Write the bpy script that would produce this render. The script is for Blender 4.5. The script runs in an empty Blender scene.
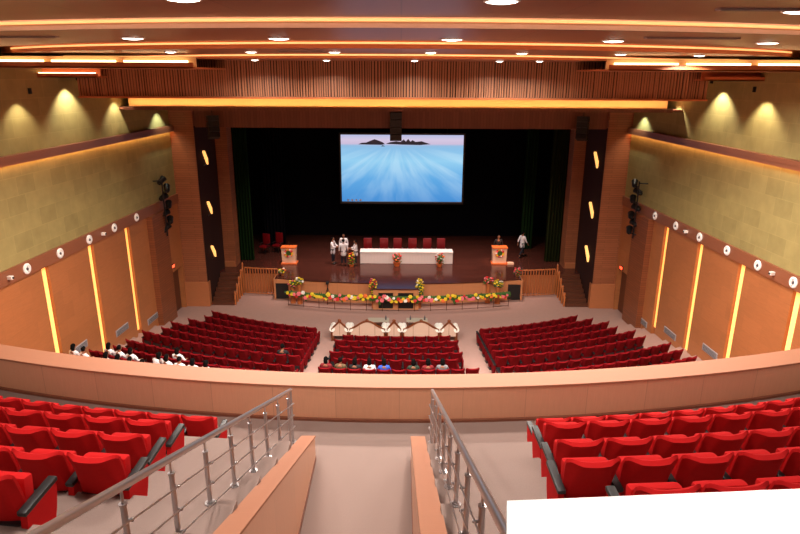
import bpy, bmesh, math, random
from mathutils import Vector, Matrix, Euler
random.seed(7)
PI = math.pi
C = bpy.context.scene.collection
scene = bpy.context.scene
# ---------------------------------------------------------------- camera, world, exposure
F = 620.0; PITCH = math.radians(17.2); ROLL = math.radians(0.3); CZ = 12.6
cam_d = bpy.data.cameras.new('camera'); cam = bpy.data.objects.new('camera', cam_d); C.objects.link(cam)
cam_d.sensor_width = 36; cam_d.lens = 36 * F / 800; cam_d.clip_start = 0.05; cam_d.clip_end = 200
cam.matrix_world = Matrix.Translation((0, 0, CZ)) @ Matrix.Rotation(PI/2 - PITCH, 4, 'X') @ Matrix.Rotation(ROLL, 4, 'Z')
scene.camera = cam
w = bpy.data.worlds.new('world'); scene.world = w; w.use_nodes = True
w.node_tree.nodes['Background'].inputs[0].default_value = (1.0, .72, .5, 1)
w.node_tree.nodes['Background'].inputs[1].default_value = 0.02
scene.view_settings.view_transform = 'Standard'; scene.view_settings.look = 'None'
scene.view_settings.gamma = 1; scene.view_settings.use_curve_mapping = False
scene.view_settings.exposure = 0.0
scene.cycles.use_denoising = True
scene.cycles.max_bounces = 8; scene.cycles.diffuse_bounces = 5
scene.cycles.sample_clamp_indirect = 6.0
DOWN_W = 265.0      # watts of one big ceiling downlight
WARM = (1.0, .90, .80)

def proj(x, y, z):          # only used to leave out seats the photograph cannot show
    z -= CZ
    d = y*math.cos(PITCH) - z*math.sin(PITCH); up = y*math.sin(PITCH) + z*math.cos(PITCH)
    a, b = x/d, up/d; c, s = math.cos(ROLL), math.sin(ROLL)
    return 400 + (a*c + b*s)*F, 267 - (-a*s + b*c)*F

# ---------------------------------------------------------------- materials
def srgb(r, g, b):
    f = lambda c: (c/255/12.92) if c/255 <= .04045 else ((c/255+.055)/1.055)**2.4
    return (f(r), f(g), f(b), 1)
MATS = {}
def mat(name, col, rough=.5, metal=0, noise=0, nscale=(8, 8, 8), emit=None, estr=0, spec=.5, bump=0, col2=None):
    m = bpy.data.materials.new(name); m.use_nodes = True; nt = m.node_tree; b = nt.nodes['Principled BSDF']
    b.inputs['Base Color'].default_value = col; b.inputs['Roughness'].default_value = rough
    b.inputs['Metallic'].default_value = metal; b.inputs['Specular IOR Level'].default_value = spec
    tc = nt.nodes.new('ShaderNodeTexCoord'); mp = nt.nodes.new('ShaderNodeMapping'); mp.inputs['Scale'].default_value = nscale
    nz = nt.nodes.new('ShaderNodeTexNoise'); nz.inputs['Scale'].default_value = 1; nz.inputs['Detail'].default_value = 4
    nt.links.new(tc.outputs['Object'], mp.inputs[0]); nt.links.new(mp.outputs[0], nz.inputs[0])
    mx = nt.nodes.new('ShaderNodeMix'); mx.data_type = 'RGBA'
    k = noise if noise else .04
    mx.inputs[6].default_value = (col[0]*(1-k), col[1]*(1-k), col[2]*(1-k), 1)
    mx.inputs[7].default_value = col2 if col2 else (min(1, col[0]*(1+k)), min(1, col[1]*(1+k)), min(1, col[2]*(1+k)), 1)
    nt.links.new(nz.outputs[0], mx.inputs[0]); nt.links.new(mx.outputs[2], b.inputs['Base Color'])
    if bump:
        bp = nt.nodes.new('ShaderNodeBump'); bp.inputs['Strength'].default_value = bump
        nt.links.new(nz.outputs[0], bp.inputs['Height']); nt.links.new(bp.outputs[0], b.inputs['Normal'])
    if emit:
        b.inputs['Emission Color'].default_value = emit; b.inputs['Emission Strength'].default_value = estr
    MATS[name] = m; return m
def panel_mat(name, col, mortar, bw, bh, msize, axis, rough=.4, grain=.12, off=.5, gscale=(3, 3, 40), var=.1, spec=.4, c2=None):
    """wood or board panels: a brick grid for the joints, stretched noise for the grain; axis picks which plane the grid lies in"""
    m = mat(name, col, rough, noise=grain, nscale=gscale, spec=spec); nt = m.node_tree; b = nt.nodes['Principled BSDF']
    tc = nt.nodes['Texture Coordinate']; sp = nt.nodes.new('ShaderNodeSeparateXYZ'); cb = nt.nodes.new('ShaderNodeCombineXYZ')
    nt.links.new(tc.outputs['Object'], sp.inputs[0])
    a, c = {'yz': (1, 2), 'xz': (0, 2), 'xy': (0, 1), 'zy': (2, 1), 'zx': (2, 0)}[axis]
    nt.links.new(sp.outputs[a], cb.inputs[0]); nt.links.new(sp.outputs[c], cb.inputs[1])
    br = nt.nodes.new('ShaderNodeTexBrick'); br.offset = off; br.inputs['Scale'].default_value = 1
    br.inputs['Brick Width'].default_value = bw; br.inputs['Row Height'].default_value = bh
    br.inputs['Mortar Size'].default_value = msize; br.inputs['Mortar Smooth'].default_value = .2
    br.inputs['Color1'].default_value = (1-var, 1-var, 1-var, 1); br.inputs['Color2'].default_value = (1+var*.5, 1+var*.5, 1+var*.5, 1)
    br.inputs['Mortar'].default_value = (mortar, mortar, mortar, 1)
    nt.links.new(cb.outputs[0], br.inputs[0])
    mx = nt.nodes.new('ShaderNodeMix'); mx.data_type = 'RGBA'; mx.blend_type = 'MULTIPLY'; mx.inputs[0].default_value = 1
    old = b.inputs['Base Color'].links[0].from_socket
    nt.links.new(old, mx.inputs[6]); nt.links.new(br.outputs[0], mx.inputs[7]); nt.links.new(mx.outputs[2], b.inputs['Base Color'])
    return m
M = {}
M['carpet'] = mat('beige carpet', srgb(140, 120, 113), .95, noise=.10, nscale=(60, 60, 60), spec=.1, bump=.1)
M['carpet_low'] = mat('stalls carpet', srgb(172, 138, 128), .95, noise=.07, nscale=(5, 5, 5), spec=.1)
M['maple'] = panel_mat('maple veneer', srgb(208, 154, 122), .72, 1.22, 4, .006, 'xz', .32, .07, 0, (30, 30, 3), .05)
M['maple_top'] = mat('maple edge', srgb(162, 106, 78), .65, noise=.06, nscale=(6, 30, 30))
M['maple_side'] = panel_mat('maple side panels', srgb(200, 146, 114), .8, 1.22, 9, .005, 'yz', .32, .07, 0, (30, 30, 3), .05)
M['wallwood'] = panel_mat('orange wall wood', srgb(170, 106, 64), .86, 1.1, .6, .006, 'yz', .38, .16, .5, (3, 3, 26), .07)
M['wallband'] = mat('brown band wood', srgb(136, 82, 56), .4, noise=.12, nscale=(2, 2, 30))
M['khaki'] = panel_mat('khaki acoustic board', srgb(152, 138, 88), 1.1, .95, .62, .012, 'yz', .8, .22, .37, (5, 2.2, 2.2), .10, .2)
M['colwood'] = panel_mat('striped column wood', srgb(160, 98, 66), .62, 1.5, .12, .012, 'xz', .4, .2, .5, (3, 3, 30), .12)
M['colside'] = panel_mat('striped pilaster wood', srgb(135, 76, 47), .62, 1.5, .12, .012, 'yz', .4, .2, .5, (3, 3, 30), .12)
M['plinth'] = mat('plinth wood', srgb(180, 112, 72), .4, noise=.1, nscale=(3, 3, 20))
M['slat'] = mat('slat wood', srgb(172, 118, 86), .45, noise=.3, nscale=(18, 2, .7))
M['slatback'] = mat('slat backing', srgb(70, 38, 24), .7)
M['header'] = panel_mat('header wood', srgb(124, 74, 54), .75, .16, 4, .012, 'xz', .45, .15, 0, (20, 3, 3), .14)
M['ceil'] = panel_mat('ceiling board', srgb(138, 90, 68), .6, 2.44, 6, .012, 'xy', .35, .08, 0, (4, 4, 4), .05)
M['fascia'] = mat('pale fascia', srgb(236, 205, 190), .5)
M['fascia_wood'] = mat('orange fascia', srgb(190, 110, 66), .4, noise=.08)
M['cove'] = mat('cove lining', srgb(240, 205, 150), .6)
M['stagefloor'] = panel_mat('dark stage boards', srgb(82, 44, 36), .7, 2.4, .22, .01, 'xy', .14, .2, .5, (3, 20, 3), .16)
M['stagewall'] = panel_mat('stage front wood', srgb(204, 138, 94), .8, 1.2, 4, .008, 'xz', .35, .08, 0, (30, 30, 3), .05)
M['darkwood'] = mat('dark stair wood', srgb(92, 50, 32), .5, noise=.2, nscale=(3, 20, 20))
M['balus'] = mat('baluster wood', srgb(190, 112, 62), .35, noise=.1, nscale=(20, 20, 3))
M['black'] = mat('black drape', srgb(13, 13, 20), .95, spec=.05)
M['blackp'] = mat('black plastic', srgb(26, 25, 27), .45)
M['blackm'] = mat('black metal', srgb(22, 22, 24), .4, .3)
M['green'] = mat('green velvet', srgb(20, 44, 16), .9, noise=.2, nscale=(12, 12, .5), spec=.1)
M['olive'] = mat('olive velvet', srgb(34, 40, 14), .9, noise=.2, nscale=(12, 12, .5), spec=.1)
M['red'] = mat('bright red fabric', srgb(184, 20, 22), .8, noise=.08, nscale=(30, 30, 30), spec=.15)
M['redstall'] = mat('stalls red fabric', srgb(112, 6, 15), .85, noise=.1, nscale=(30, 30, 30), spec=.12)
M['redleather'] = mat('red leather', srgb(120, 10, 18), .4)
M['steel'] = mat('brushed stainless steel', srgb(184, 180, 182), .3, .9, noise=.05, nscale=(60, 60, 4))
M['iron'] = mat('bronze iron', srgb(96, 62, 42), .5, .6)
M['white'] = mat('white plastic', srgb(240, 238, 236), .4)
M['tablewhite'] = mat('white laminate', srgb(250, 250, 252), .5)
M['cloth'] = mat('white cloth', srgb(245, 232, 228), .9)
M['cream'] = mat('cream upholstery', srgb(206, 176, 156), .8)
M['gold'] = mat('carved gold brown frame', srgb(120, 62, 30), .35, .2)
M['glass'] = mat('pale green glass', srgb(176, 166, 146), .45, 0, spec=.4)
M['grey'] = mat('vent grey', srgb(176, 168, 170), .5, .2)
M['greydk'] = mat('vent slot', srgb(84, 80, 84), .6)
M['lamp'] = mat('lamp glow', (1, 1, 1, 1), .5, emit=(1, .93, .80, 1), estr=9)
M['strip'] = mat('amber led strip', (1, .7, .3, 1), .5, emit=(1, .37, .05, 1), estr=1.3)
M['stripcove'] = mat('cove led', (1, .8, .5, 1), .5, emit=(1, .50, .18, 1), estr=30)
M['stripadded'] = mat('hidden added led', (1, .8, .5, 1), .5, emit=(1, .62, .40, 1), estr=9)
M['stripceil'] = mat('ceiling cove led', (1, .8, .5, 1), .5, emit=(1, .43, .12, 1), estr=.95)
M['striphot'] = mat('hot cove led', (1, .9, .6, 1), .5, emit=(1, .68, .34, 1), estr=6)
M['niche'] = mat('niche glow', (1, .7, .3, 1), .5, emit=(1, .46, .12, 1), estr=1.5)
M['exit'] = mat('exit red', (1, .1, .05, 1), .5, emit=(1, .06, .02, 1), estr=4)
M['skin'] = mat('brown skin', srgb(150, 98, 72), .6)
M['hair'] = mat('black hair', srgb(12, 10, 10), .9, spec=.1)
M['shirtw'] = mat('white shirt', srgb(240, 236, 240), .85)
M['blue'] = mat('blue shirt', srgb(44, 84, 200), .85)
M['olivecl'] = mat('olive brown shirt', srgb(96, 76, 50), .85)
M['blackcl'] = mat('black shirt', srgb(24, 22, 26), .85)
M['greencl'] = mat('dark green shirt', srgb(36, 52, 40), .85)
M['redcl'] = mat('dark red shirt', srgb(120, 16, 26), .85)
M['greycl'] = mat('grey shirt', srgb(120, 118, 124), .85)
M['trouser'] = mat('dark trousers', srgb(26, 30, 44), .85)
M['shoe'] = mat('black shoe', srgb(16, 14, 14), .4)
M['eye'] = mat('eye', srgb(20, 14, 12), .2)
M['leaf'] = mat('leaf green', srgb(60, 104, 38), .6, noise=.4, nscale=(30, 30, 30))
M['fyel'] = mat('yellow petals', srgb(238, 208, 40), .6)
M['fred'] = mat('red petals', srgb(214, 40, 40), .6)
M['fpink'] = mat('pink petals', srgb(240, 120, 130), .6)
M['fwhite'] = mat('white petals', srgb(245, 240, 230), .6)
M['forange'] = mat('orange petals', srgb(238, 120, 50), .6)
M['lectern'] = mat('pale lectern', srgb(244, 205, 180), .4)
M['lecternor'] = mat('orange lectern trim', srgb(232, 120, 60), .4)
FLC = ['fyel', 'fred', 'fpink', 'fwhite', 'forange', 'fyel', 'fred']

# screen picture: procedural seascape
def screen_mat():
    m = bpy.data.materials.new('projected seascape'); m.use_nodes = True; nt = m.node_tree; nt.nodes.clear(); N = nt.nodes.new; L = nt.links.new
    out = N('ShaderNodeOutputMaterial'); em = N('ShaderNodeEmission'); em.inputs[1].default_value = 1.0; L(em.outputs[0], out.inputs[0])
    tc = N('ShaderNodeTexCoord'); sp = N('ShaderNodeSeparateXYZ'); L(tc.outputs['UV'], sp.inputs[0])
    def ramp(stops, src, interp='LINEAR'):
        r = N('ShaderNodeValToRGB'); r.color_ramp.interpolation = interp; e = r.color_ramp.elements
        while len(e) < len(stops): e.new(.5)
        for k, (p, c) in enumerate(stops): e[k].position = p; e[k].color = c
        L(src, r.inputs[0]); return r.outputs[0]
    base = ramp([(0, srgb(72, 142, 212)), (.35, srgb(98, 170, 228)), (.62, srgb(150, 208, 242)), (.80, srgb(140, 192, 232)), (.845, srgb(150, 190, 226)), (.87, srgb(206, 190, 218)), (.93, srgb(214, 200, 226)), (1, srgb(182, 190, 226))], sp.outputs[1])
    # silky rays fanning out from the upper middle of the water
    def math_(op, a, b=None, v=None):
        n = N('ShaderNodeMath'); n.operation = op; L(a, n.inputs[0])
        if b is not None: L(b, n.inputs[1])
        if v is not None: n.inputs[1].default_value = v
        return n.outputs[0]
    dx = math_('SUBTRACT', sp.outputs[0], v=.45); dy = math_('SUBTRACT', sp.outputs[1], v=.95)
    ang = N('ShaderNodeMath'); ang.operation = 'ARCTAN2'; L(dx, ang.inputs[0]); L(dy, ang.inputs[1])
    nz = N('ShaderNodeTexNoise'); nz.noise_dimensions = '2D'; cb = N('ShaderNodeCombineXYZ')
    av = math_('MULTIPLY', ang.outputs[0], v=5.0); L(av, cb.inputs[0]); yv = math_('MULTIPLY', sp.outputs[1], v=1.6); L(yv, cb.inputs[1])
    L(cb.outputs[0], nz.inputs[0]); nz.inputs['Scale'].default_value = 1; nz.inputs['Detail'].default_value = 3
    ray = ramp([(.42, (0, 0, 0, 1)), (.68, (1, 1, 1, 1))], nz.outputs[0])
    wm = ramp([(.0, (.12, .12, .12, 1)), (.5, (.42, .42, .42, 1)), (.72, (.35, .35, .35, 1)), (.82, (0, 0, 0, 1))], sp.outputs[1])
    fac = math_('MULTIPLY', ray, wm)
    mx = N('ShaderNodeMix'); mx.data_type = 'RGBA'; L(fac, mx.inputs[0]); L(base, mx.inputs[6]); mx.inputs[7].default_value = srgb(205, 236, 252)
    L(mx.outputs[2], em.inputs[0]); return m
M['screen'] = screen_mat()

# ---------------------------------------------------------------- mesh helpers
class MB:
    def __init__(s): s.v = []; s.f = []
    def add(s, vs, fs):
        o = len(s.v); s.v += [tuple(p) for p in vs]; s.f += [tuple(i+o for i in f) for f in fs]; return s
    def box(s, x0, x1, y0, y1, z0, z1, T=None):
        vs = [Vector((x, y, z)) for z in (z0, z1) for y in (y0, y1) for x in (x0, x1)]
        if T: vs = [T @ p for p in vs]
        return s.add(vs, [(0, 2, 3, 1), (4, 5, 7, 6), (0, 1, 5, 4), (2, 6, 7, 3), (0, 4, 6, 2), (1, 3, 7, 5)])
    def rbox(s, x0, x1, y0, y1, z0, z1, r=.01, T=None):    # box with bevelled edges
        bm = bmesh.new(); bmesh.ops.create_cube(bm, size=1)
        for p in bm.verts: p.co = Vector(((x0+x1)/2+p.co.x*(x1-x0), (y0+y1)/2+p.co.y*(y1-y0), (z0+z1)/2+p.co.z*(z1-z0)))
        bmesh.ops.bevel(bm, geom=bm.edges[:], offset=r, segments=2, profile=.6, affect='EDGES')
        bm.verts.index_update(); vs = [(T @ p.co) if T else p.co.copy() for p in bm.verts]
        s.add(vs, [tuple(q.index for q in f.verts) for f in bm.faces]); bm.free(); return s
    def tube(s, p0, p1, r0, r1=None, n=10, cap=True):
        r1 = r0 if r1 is None else r1
        p0 = Vector(p0); p1 = Vector(p1); d = (p1-p0).normalized(); u = d.orthogonal().normalized(); w_ = d.cross(u); o = []
        for p, r in ((p0, r0), (p1, r1)):
            for k in range(n): a = 2*PI*k/n; o.append(p + u*math.cos(a)*r + w_*math.sin(a)*r)
        fs = [(k, (k+1) % n, n+(k+1) % n, n+k) for k in range(n)]
        if cap: fs += [tuple(range(n-1, -1, -1)), tuple(range(n, 2*n))]
        return s.add(o, fs)
    def path(s, pts, r, n=8):
        for a, b in zip(pts[:-1], pts[1:]): s.tube(a, b, r, n=n)
        for p in pts[1:-1]: s.ball(p, (r, r, r), 6, 5)
        return s
    def ball(s, c, r, nu=12, nv=8, T=None):
        c = Vector(c); vs = [Vector((0, 0, r[2]))]
        for j in range(1, nv):
            t = PI*j/nv
            for i in range(nu): a = 2*PI*i/nu; vs.append(Vector((r[0]*math.sin(t)*math.cos(a), r[1]*math.sin(t)*math.sin(a), r[2]*math.cos(t))))
        vs.append(Vector((0, 0, -r[2])))
        fs = [(0, 1+i, 1+(i+1) % nu) for i in range(nu)]
        for j in range(nv-2):
            for i in range(nu): a = 1+j*nu; b = a+nu; fs.append((a+i, b+i, b+(i+1) % nu, a+(i+1) % nu))
        L_ = len(vs)-1; a = 1+(nv-2)*nu; fs += [(L_, a+(i+1) % nu, a+i) for i in range(nu)]
        return s.add([c + ((T @ p) if T else p) for p in vs], fs)
    def lathe(s, prof, c=(0, 0, 0), n=16, T=None):
        vs = []; c = Vector(c)
        for (r, z) in prof:
            for k in range(n): a = 2*PI*k/n; p = Vector((r*math.cos(a), r*math.sin(a), z)); vs.append(c + ((T @ p) if T else p))
        fs = []
        for j in range(len(prof)-1):
            for k in range(n): fs.append((j*n+k, j*n+(k+1) % n, (j+1)*n+(k+1) % n, (j+1)*n+k))
        fs += [tuple(range(n-1, -1, -1)), tuple((len(prof)-1)*n+k for k in range(n))]
        return s.add(vs, fs)
    def prism(s, poly, t0, t1, plane='yz'):   # polygon extruded between t0 and t1 along the remaining axis
        mk = {'yz': lambda a, b, t: (t, a, b), 'xz': lambda a, b, t: (a, t, b), 'xy': lambda a, b, t: (a, b, t)}[plane]
        n = len(poly); vs = [mk(a, b, t0) for a, b in poly] + [mk(a, b, t1) for a, b in poly]
        return s.add(vs, [tuple(range(n-1, -1, -1)), tuple(range(n, 2*n))] + [(k, (k+1) % n, n+(k+1) % n, n+k) for k in range(n)])
    def band(s, inner, outer, z0, z1):        # solid between two plan polylines of equal length; z may be lists
        n = len(inner); g = lambda z, k: z[k] if isinstance(z, (list, tuple)) else z
        vs = []
        for k in range(n):
            i, o = inner[k], outer[k]
            vs += [(i[0], i[1], g(z0, k)), (o[0], o[1], g(z0, k)), (o[0], o[1], g(z1, k)), (i[0], i[1], g(z1, k))]
        fs = []
        for k in range(n-1):
            a = 4*k; b = a+4
            for q in range(4): fs.append((a+q, a+(q+1) % 4, b+(q+1) % 4, b+q))
        fs += [(3, 2, 1, 0), (4*n-4, 4*n-3, 4*n-2, 4*n-1)]
        return s.add(vs, fs)
    def mesh(s, name, m, smooth=False, ang=40):
        me = bpy.data.meshes.new(name); me.from_pydata(s.v, [], s.f); me.materials.append(m)
        bm = bmesh.new(); bm.from_mesh(me); bmesh.ops.recalc_face_normals(bm, faces=bm.faces[:]); bm.to_mesh(me); bm.free()
        if smooth:
            for p in me.polygons: p.use_smooth = True
            me.set_sharp_from_angle(angle=math.radians(ang))
        return me
    def build(s, name, m, parent=None, smooth=False, ang=40, loc=None, rot=None):
        return link(s.mesh(name, m, smooth, ang), name, parent, loc, rot)
def link(me, name, parent=None, loc=None, rot=None):
    o = bpy.data.objects.new(name, me); C.objects.link(o)
    if parent: o.parent = parent
    if loc: o.location = loc
    if rot: o.rotation_euler = rot
    return o
def empty(name, label, cat, loc=(0, 0, 0), rz=0, group=None, scale=None):
    o = bpy.data.objects.new(name, None); C.objects.link(o); o.location = loc; o.rotation_euler = (0, 0, rz); o.empty_display_size = .1
    if scale: o.scale = (scale,)*3
    return tag(o, label, cat, group)
def tag(o, label, cat, group=None):
    o['label'] = label; o['category'] = cat
    if group: o['group'] = group
    return o
def struct(o): o['kind'] = 'structure'; return o
KIDS = {}
def copy_tree(src, loc, rz, label=None, group=None):
    r = src.copy(); C.objects.link(r); r.location = loc; r.rotation_euler = (0, 0, rz)
    if label: r['label'] = label
    if group: r['group'] = group
    for ch in src.children:
        c = ch.copy(); C.objects.link(c); c.parent = r
        for g in ch.children: d = g.copy(); C.objects.link(d); d.parent = c
    return r
def arc(cx, cy, R, x0, x1, n):   # plan points on the camera side of a circle
    return [(x0+(x1-x0)*k/n, cy - math.sqrt(max(0, R*R-(x0+(x1-x0)*k/n-cx)**2))) for k in range(n+1)]
ORD = ['', 'first', 'second', 'third', 'fourth', 'fifth', 'sixth', 'seventh', 'eighth', 'ninth', 'tenth', 'eleventh', 'twelfth', 'thirteenth', 'fourteenth', 'fifteenth', 'sixteenth', 'seventeenth', 'eighteenth']
def wx(y): return 12.0 + (34 - y)*.06          # half width of the hall at depth y
WA = math.atan(.06)

# ================================================================ THE SETTING
# stalls floor: terraces concentric with the stage
SC = (0, 46.6)
def stall_rows():
    out = []
    for k in range(6): out.append((19.05 + .965*k, .17*k))
    out += [(25.25, 1.1), (26.22, 1.3), (27.2, 1.5), (28.15, 1.7), (29.1, 1.9), (30.1, 2.1)]
    return out
SR = stall_rows()
f = MB()
f.box(-14.6, 14.6, 12, 37, -.3, 0)
for k in range(1, len(SR)):
    r0 = (SR[k-1][0] + SR[k][0])/2 + .08; z = SR[k][1]
    X = min(14.2, r0 - .01)
    a = [(x, y) for x, y in arc(0, 46.6, r0, -X, X, 60)]
    f.band(a, [(x, 12.0) for x, y in a], -.02 if k == 1 else SR[k-1][1]-.02, z)
struct(f.build('floor', M['carpet_low']))
# side walls --------------------------------------------------------
for sgn, side in ((-1, 'left'), (1, 'right')):
    P = lambda y, off=0: (sgn*(wx(y)-off), y)
    nm = 'wall_'+side
    def seg(name, y0, y1, z0, z1, m, off0=0, thick=.3):
        b = MB(); b.band([P(y0, off0), P(y1, off0)], [P(y0, -thick), P(y1, -thick)], z0, z1); return struct(b.build(name, m))
    seg(nm, -6, 33.1, 6.45, 9.82, M['khaki'])
    seg(nm, -6, 33.1, 10.02, 14.2, M['khaki'])
    # lower wooden panels between the light slots
    slots = [19.0, 22.05, 25.0, 28.0] if sgn > 0 else [18.2, 21.25, 24.3, 27.35]
    ys = [-6] + [v for s_ in slots for v in (s_-.2, s_+.2)] + [31.0]
    b = MB()
    for k in range(0, len(ys), 2): b.band([P(ys[k]), P(ys[k+1])], [P(ys[k], -.3), P(ys[k+1], -.3)], 0, 5.98)
    for s_ in slots: b.band([P(s_-.2, -.16), P(s_+.2, -.16)], [P(s_-.2, -.3), P(s_+.2, -.3)], 0, 5.98)
    b.band([P(31.0), P(33.1)], [P(31.0, -.3), P(33.1, -.3)], 2.45, 5.98)
    b.band([P(31.0), P(31.2)], [P(31.0, -.3), P(31.2, -.3)], 0, 2.45); b.band([P(32.8), P(33.1)], [P(32.8, -.3), P(33.1, -.3)], 0, 2.45)
    struct(b.build(nm, M['wallwood']))
    bb = MB(); bb.band([P(-6, .10), P(33.1, .10)], [P(-6, -.3), P(33.1, -.3)], 5.98, 6.46)
    struct(bb.build('trim_1' if sgn < 0 else 'trim_2', M['wallband']))
    bb = MB(); bb.band([P(-6, .22), P(33.1, .22)], [P(-6, -.3), P(33.1, -.3)], 9.86, 10.04); bb.band([P(-6, .22), P(33.1, .22)], [P(-6, .17), P(33.1, .17)], 9.74, 9.88)
    struct(bb.build('trim_3' if sgn < 0 else 'trim_4', M['wallband']))
    # led hidden behind the upper ledge
    bb = MB(); bb.band([P(-6, .13), P(33, .13)], [P(-6, .09), P(33, .09)], 9.82, 9.86)
    tag(bb.build('light_strip', M['stripcove']), 'long warm light strip tucked under the upper ledge of the %s wall' % side, 'light strip', 'strips under the wall ledges')
    for k, s_ in enumerate(slots):
        b = MB(); b.band([P(s_-.17, -.10), P(s_+.17, -.10)], [P(s_-.17, -.15), P(s_+.17, -.15)], .9, 5.95)
        tag(b.build('light_strip', M['strip']), 'tall amber light slot in the %s wall, %s from the stage' % (side, ORD[4-k]), 'light strip', 'vertical amber light slots')
    # pilaster before the exit door, door
    b = MB(); b.band([P(29.3, .28), P(30.95, .28)], [P(29.3, -.05), P(30.95, -.05)], 0, 5.98); struct(b.build(nm, M['colside']))
    b = MB(); b.band([P(31.2, -.25), P(32.8, -.25)], [P(31.2, -.32), P(32.8, -.32)], 0, 2.45)
    d = struct(b.build('door_1' if sgn < 0 else 'door_2', M['darkwood']))
    h = MB(); h.tube(Vector(P(31.35, -.19))[:2] and (P(31.35, -.19)[0], 31.35, .95), (P(31.35, -.19)[0], 31.35, 1.25), .015); h.build('handle', M['steel'], d)
    # front return wall between side wall and proscenium column
    b = MB(); b.box(min(sgn*12.05, sgn*14.5), max(sgn*12.05, sgn*14.5), 33.1, 33.4, 0, 14.2); struct(b.build(nm, M['colwood']))
# rear walls
struct(MB().box(-14.9, 14.9, -6.3, -6, 0, 14.2).build('wall_rear', M['wallwood']))
struct(MB().box(-14.9, 14.9, 11.7, 12, 0, 5.6).build('wall_rear', M['wallwood']))

# proscenium columns
for sgn, side in ((-1, 'left'), (1, 'right')):
    b = MB(); x0, x1 = sorted((sgn*12.1, sgn*10.82)); b.box(x0, x1, 33.0, 36.6, 0, 11.0)
    struct(b.build('wall_'+side, M['colwood']))
    b = MB(); x0, x1 = sorted((sgn*12.12, sgn*10.74)); b.rbox(x0, x1, 32.93, 33.3, 0, 1.45, .015); struct(b.build('baseboard_'+side, M['plinth']))
    b = MB(); x0, x1 = sorted((sgn*12.5, sgn*10.1)); b.box(x0, x1, 36.6, 37.6, 0, 11.0); struct(b.build('wall_'+side, M['colwood']))
    b = MB(); x0, x1 = sorted((sgn*10.16, sgn*10.82)); b.rbox(x0, x1, 36.52, 37.0, 1.25, 1.6, .015); struct(b.build('baseboard_'+side, M['plinth']))
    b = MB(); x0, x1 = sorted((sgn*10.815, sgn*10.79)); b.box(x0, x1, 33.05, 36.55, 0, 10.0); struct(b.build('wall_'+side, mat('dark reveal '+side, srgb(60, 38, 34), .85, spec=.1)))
# stage block
sf = arc(-.1, 34+29.5-.5, 29.5, -7.3, 7.1, 40)     # front edge of stage, y about 33.5 in the middle
ZS = 1.25
front = sf
b = MB(); b.band([(x, y+.0) for x, y in front], [(x, 35.4) for x, y in front], ZS-.06, ZS)
b.box(-13, 13, 35.4, 50, ZS-.06, ZS)
struct(MB().box(-1.5, 1.05, 32.55, 33.56, ZS-.062, ZS-.002).build('stage_floor', M['stagefloor']))
stf = struct(b.build('stage_floor', M['stagefloor']))
b = MB(); b.band([(x, y+.04) for x, y in front], [(x, y+.3) for x, y in front], 0, ZS-.06)
b.box(-7.38, -7.2, 34.3, 35.5, 0, ZS-.06); b.box(7.0, 7.18, 34.3, 35.5, 0, ZS-.06)
b.box(-10.8, -7.3, 35.45, 35.6, 0, ZS-.06); b.box(7.1, 10.8, 35.45, 35.6, 0, ZS-.06)
struct(b.build('stage_front', M['stagewall']))
b = MB()
for x0, x1 in ((-1.5, -1.2), (-.38, -.1), (.76, 1.05)): b.box(x0, x1, 32.6, 33.6, 0, ZS-.06)
b.box(-1.2, .76, 32.62, 33.6, .98, ZS-.063); b.box(-1.2, .76, 32.62, 33.6, .001, .04); struct(b.build('stage_front', M['stagewall']))
for k, (x0, x1, y) in enumerate(((-1.2, -.38, 32.68), (-.1, .76, 32.68))):
    tag(MB().box(x0, x1, y, y+.04, .04, .98).build('speaker_grille', M['blackp']), 'black grille in the central stage box, %s of the two' % ('left' if k == 0 else 'right'), 'grille', 'black grilles in the stage front')
for k, (x0, x1, y) in enumerate(((-7.25, -6.5, 34.33), (6.3, 7.05, 34.33))):
    g_ = MB().box(x0, x1, y-.1, y+.02, .04, .98).build('speaker_grille', M['blackp'])
    tag(g_, 'black grille at the %s end of the curved stage front' % ('left' if k == 0 else 'right'), 'grille', 'black grilles in the stage front')
    fr = MB(); fr.box(x0-.09, x0, y-.12, y+.05, 0, 1.19); fr.box(x1, x1+.09, y-.12, y+.05, 0, 1.19); fr.box(x0, x1, y-.12, y+.05, .98, 1.19); fr.build('grille_frame', M['stagewall'], g_)
# stage masking
struct(MB().box(-14, 14, 44.6, 44.8, ZS, 13).build('wall_back', M['black']))
for sgn, side in ((-1, 'left'), (1, 'right')):
    x0, x1 = sorted((sgn*13.6, sgn*13.8)); struct(MB().box(x0, x1, 36, 45, ZS, 13).build('wall_'+side, M['black']))
struct(MB().box(-14, 14, 34.0, 45, 12.6, 12.8).build('ceiling', M['black']))
# header above the opening
b = MB(); b.box(-12.3, 12.3, 33.2, 33.6, 9.93, 11.4); struct(b.build('wall_front', M['header']))
b = MB(); b.box(-12.9, 12.9, 28.0, 33.2, 11.12, 11.2); struct(b.build('ceiling', M['header']))
# cove trough across the hall
b = MB(); b.box(-12.0, 11.75, 27.62, 27.7, 11.10, 11.24); b.box(-12.0, 11.75, 27.7, 28.3, 11.10, 11.13); struct(b.build('trim_5', M['header']))
b = MB(); b.box(-12.0, 11.75, 28.22, 28.3, 11.13, 12.4); struct(b.build('wall_front', M['cove']))
tag(MB().box(-11.95, 11.7, 27.78, 27.86, 11.13, 11.16).build('light_strip', M['stripcove']), 'long warm light strip in the cove above the stage opening', 'light strip')
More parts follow.
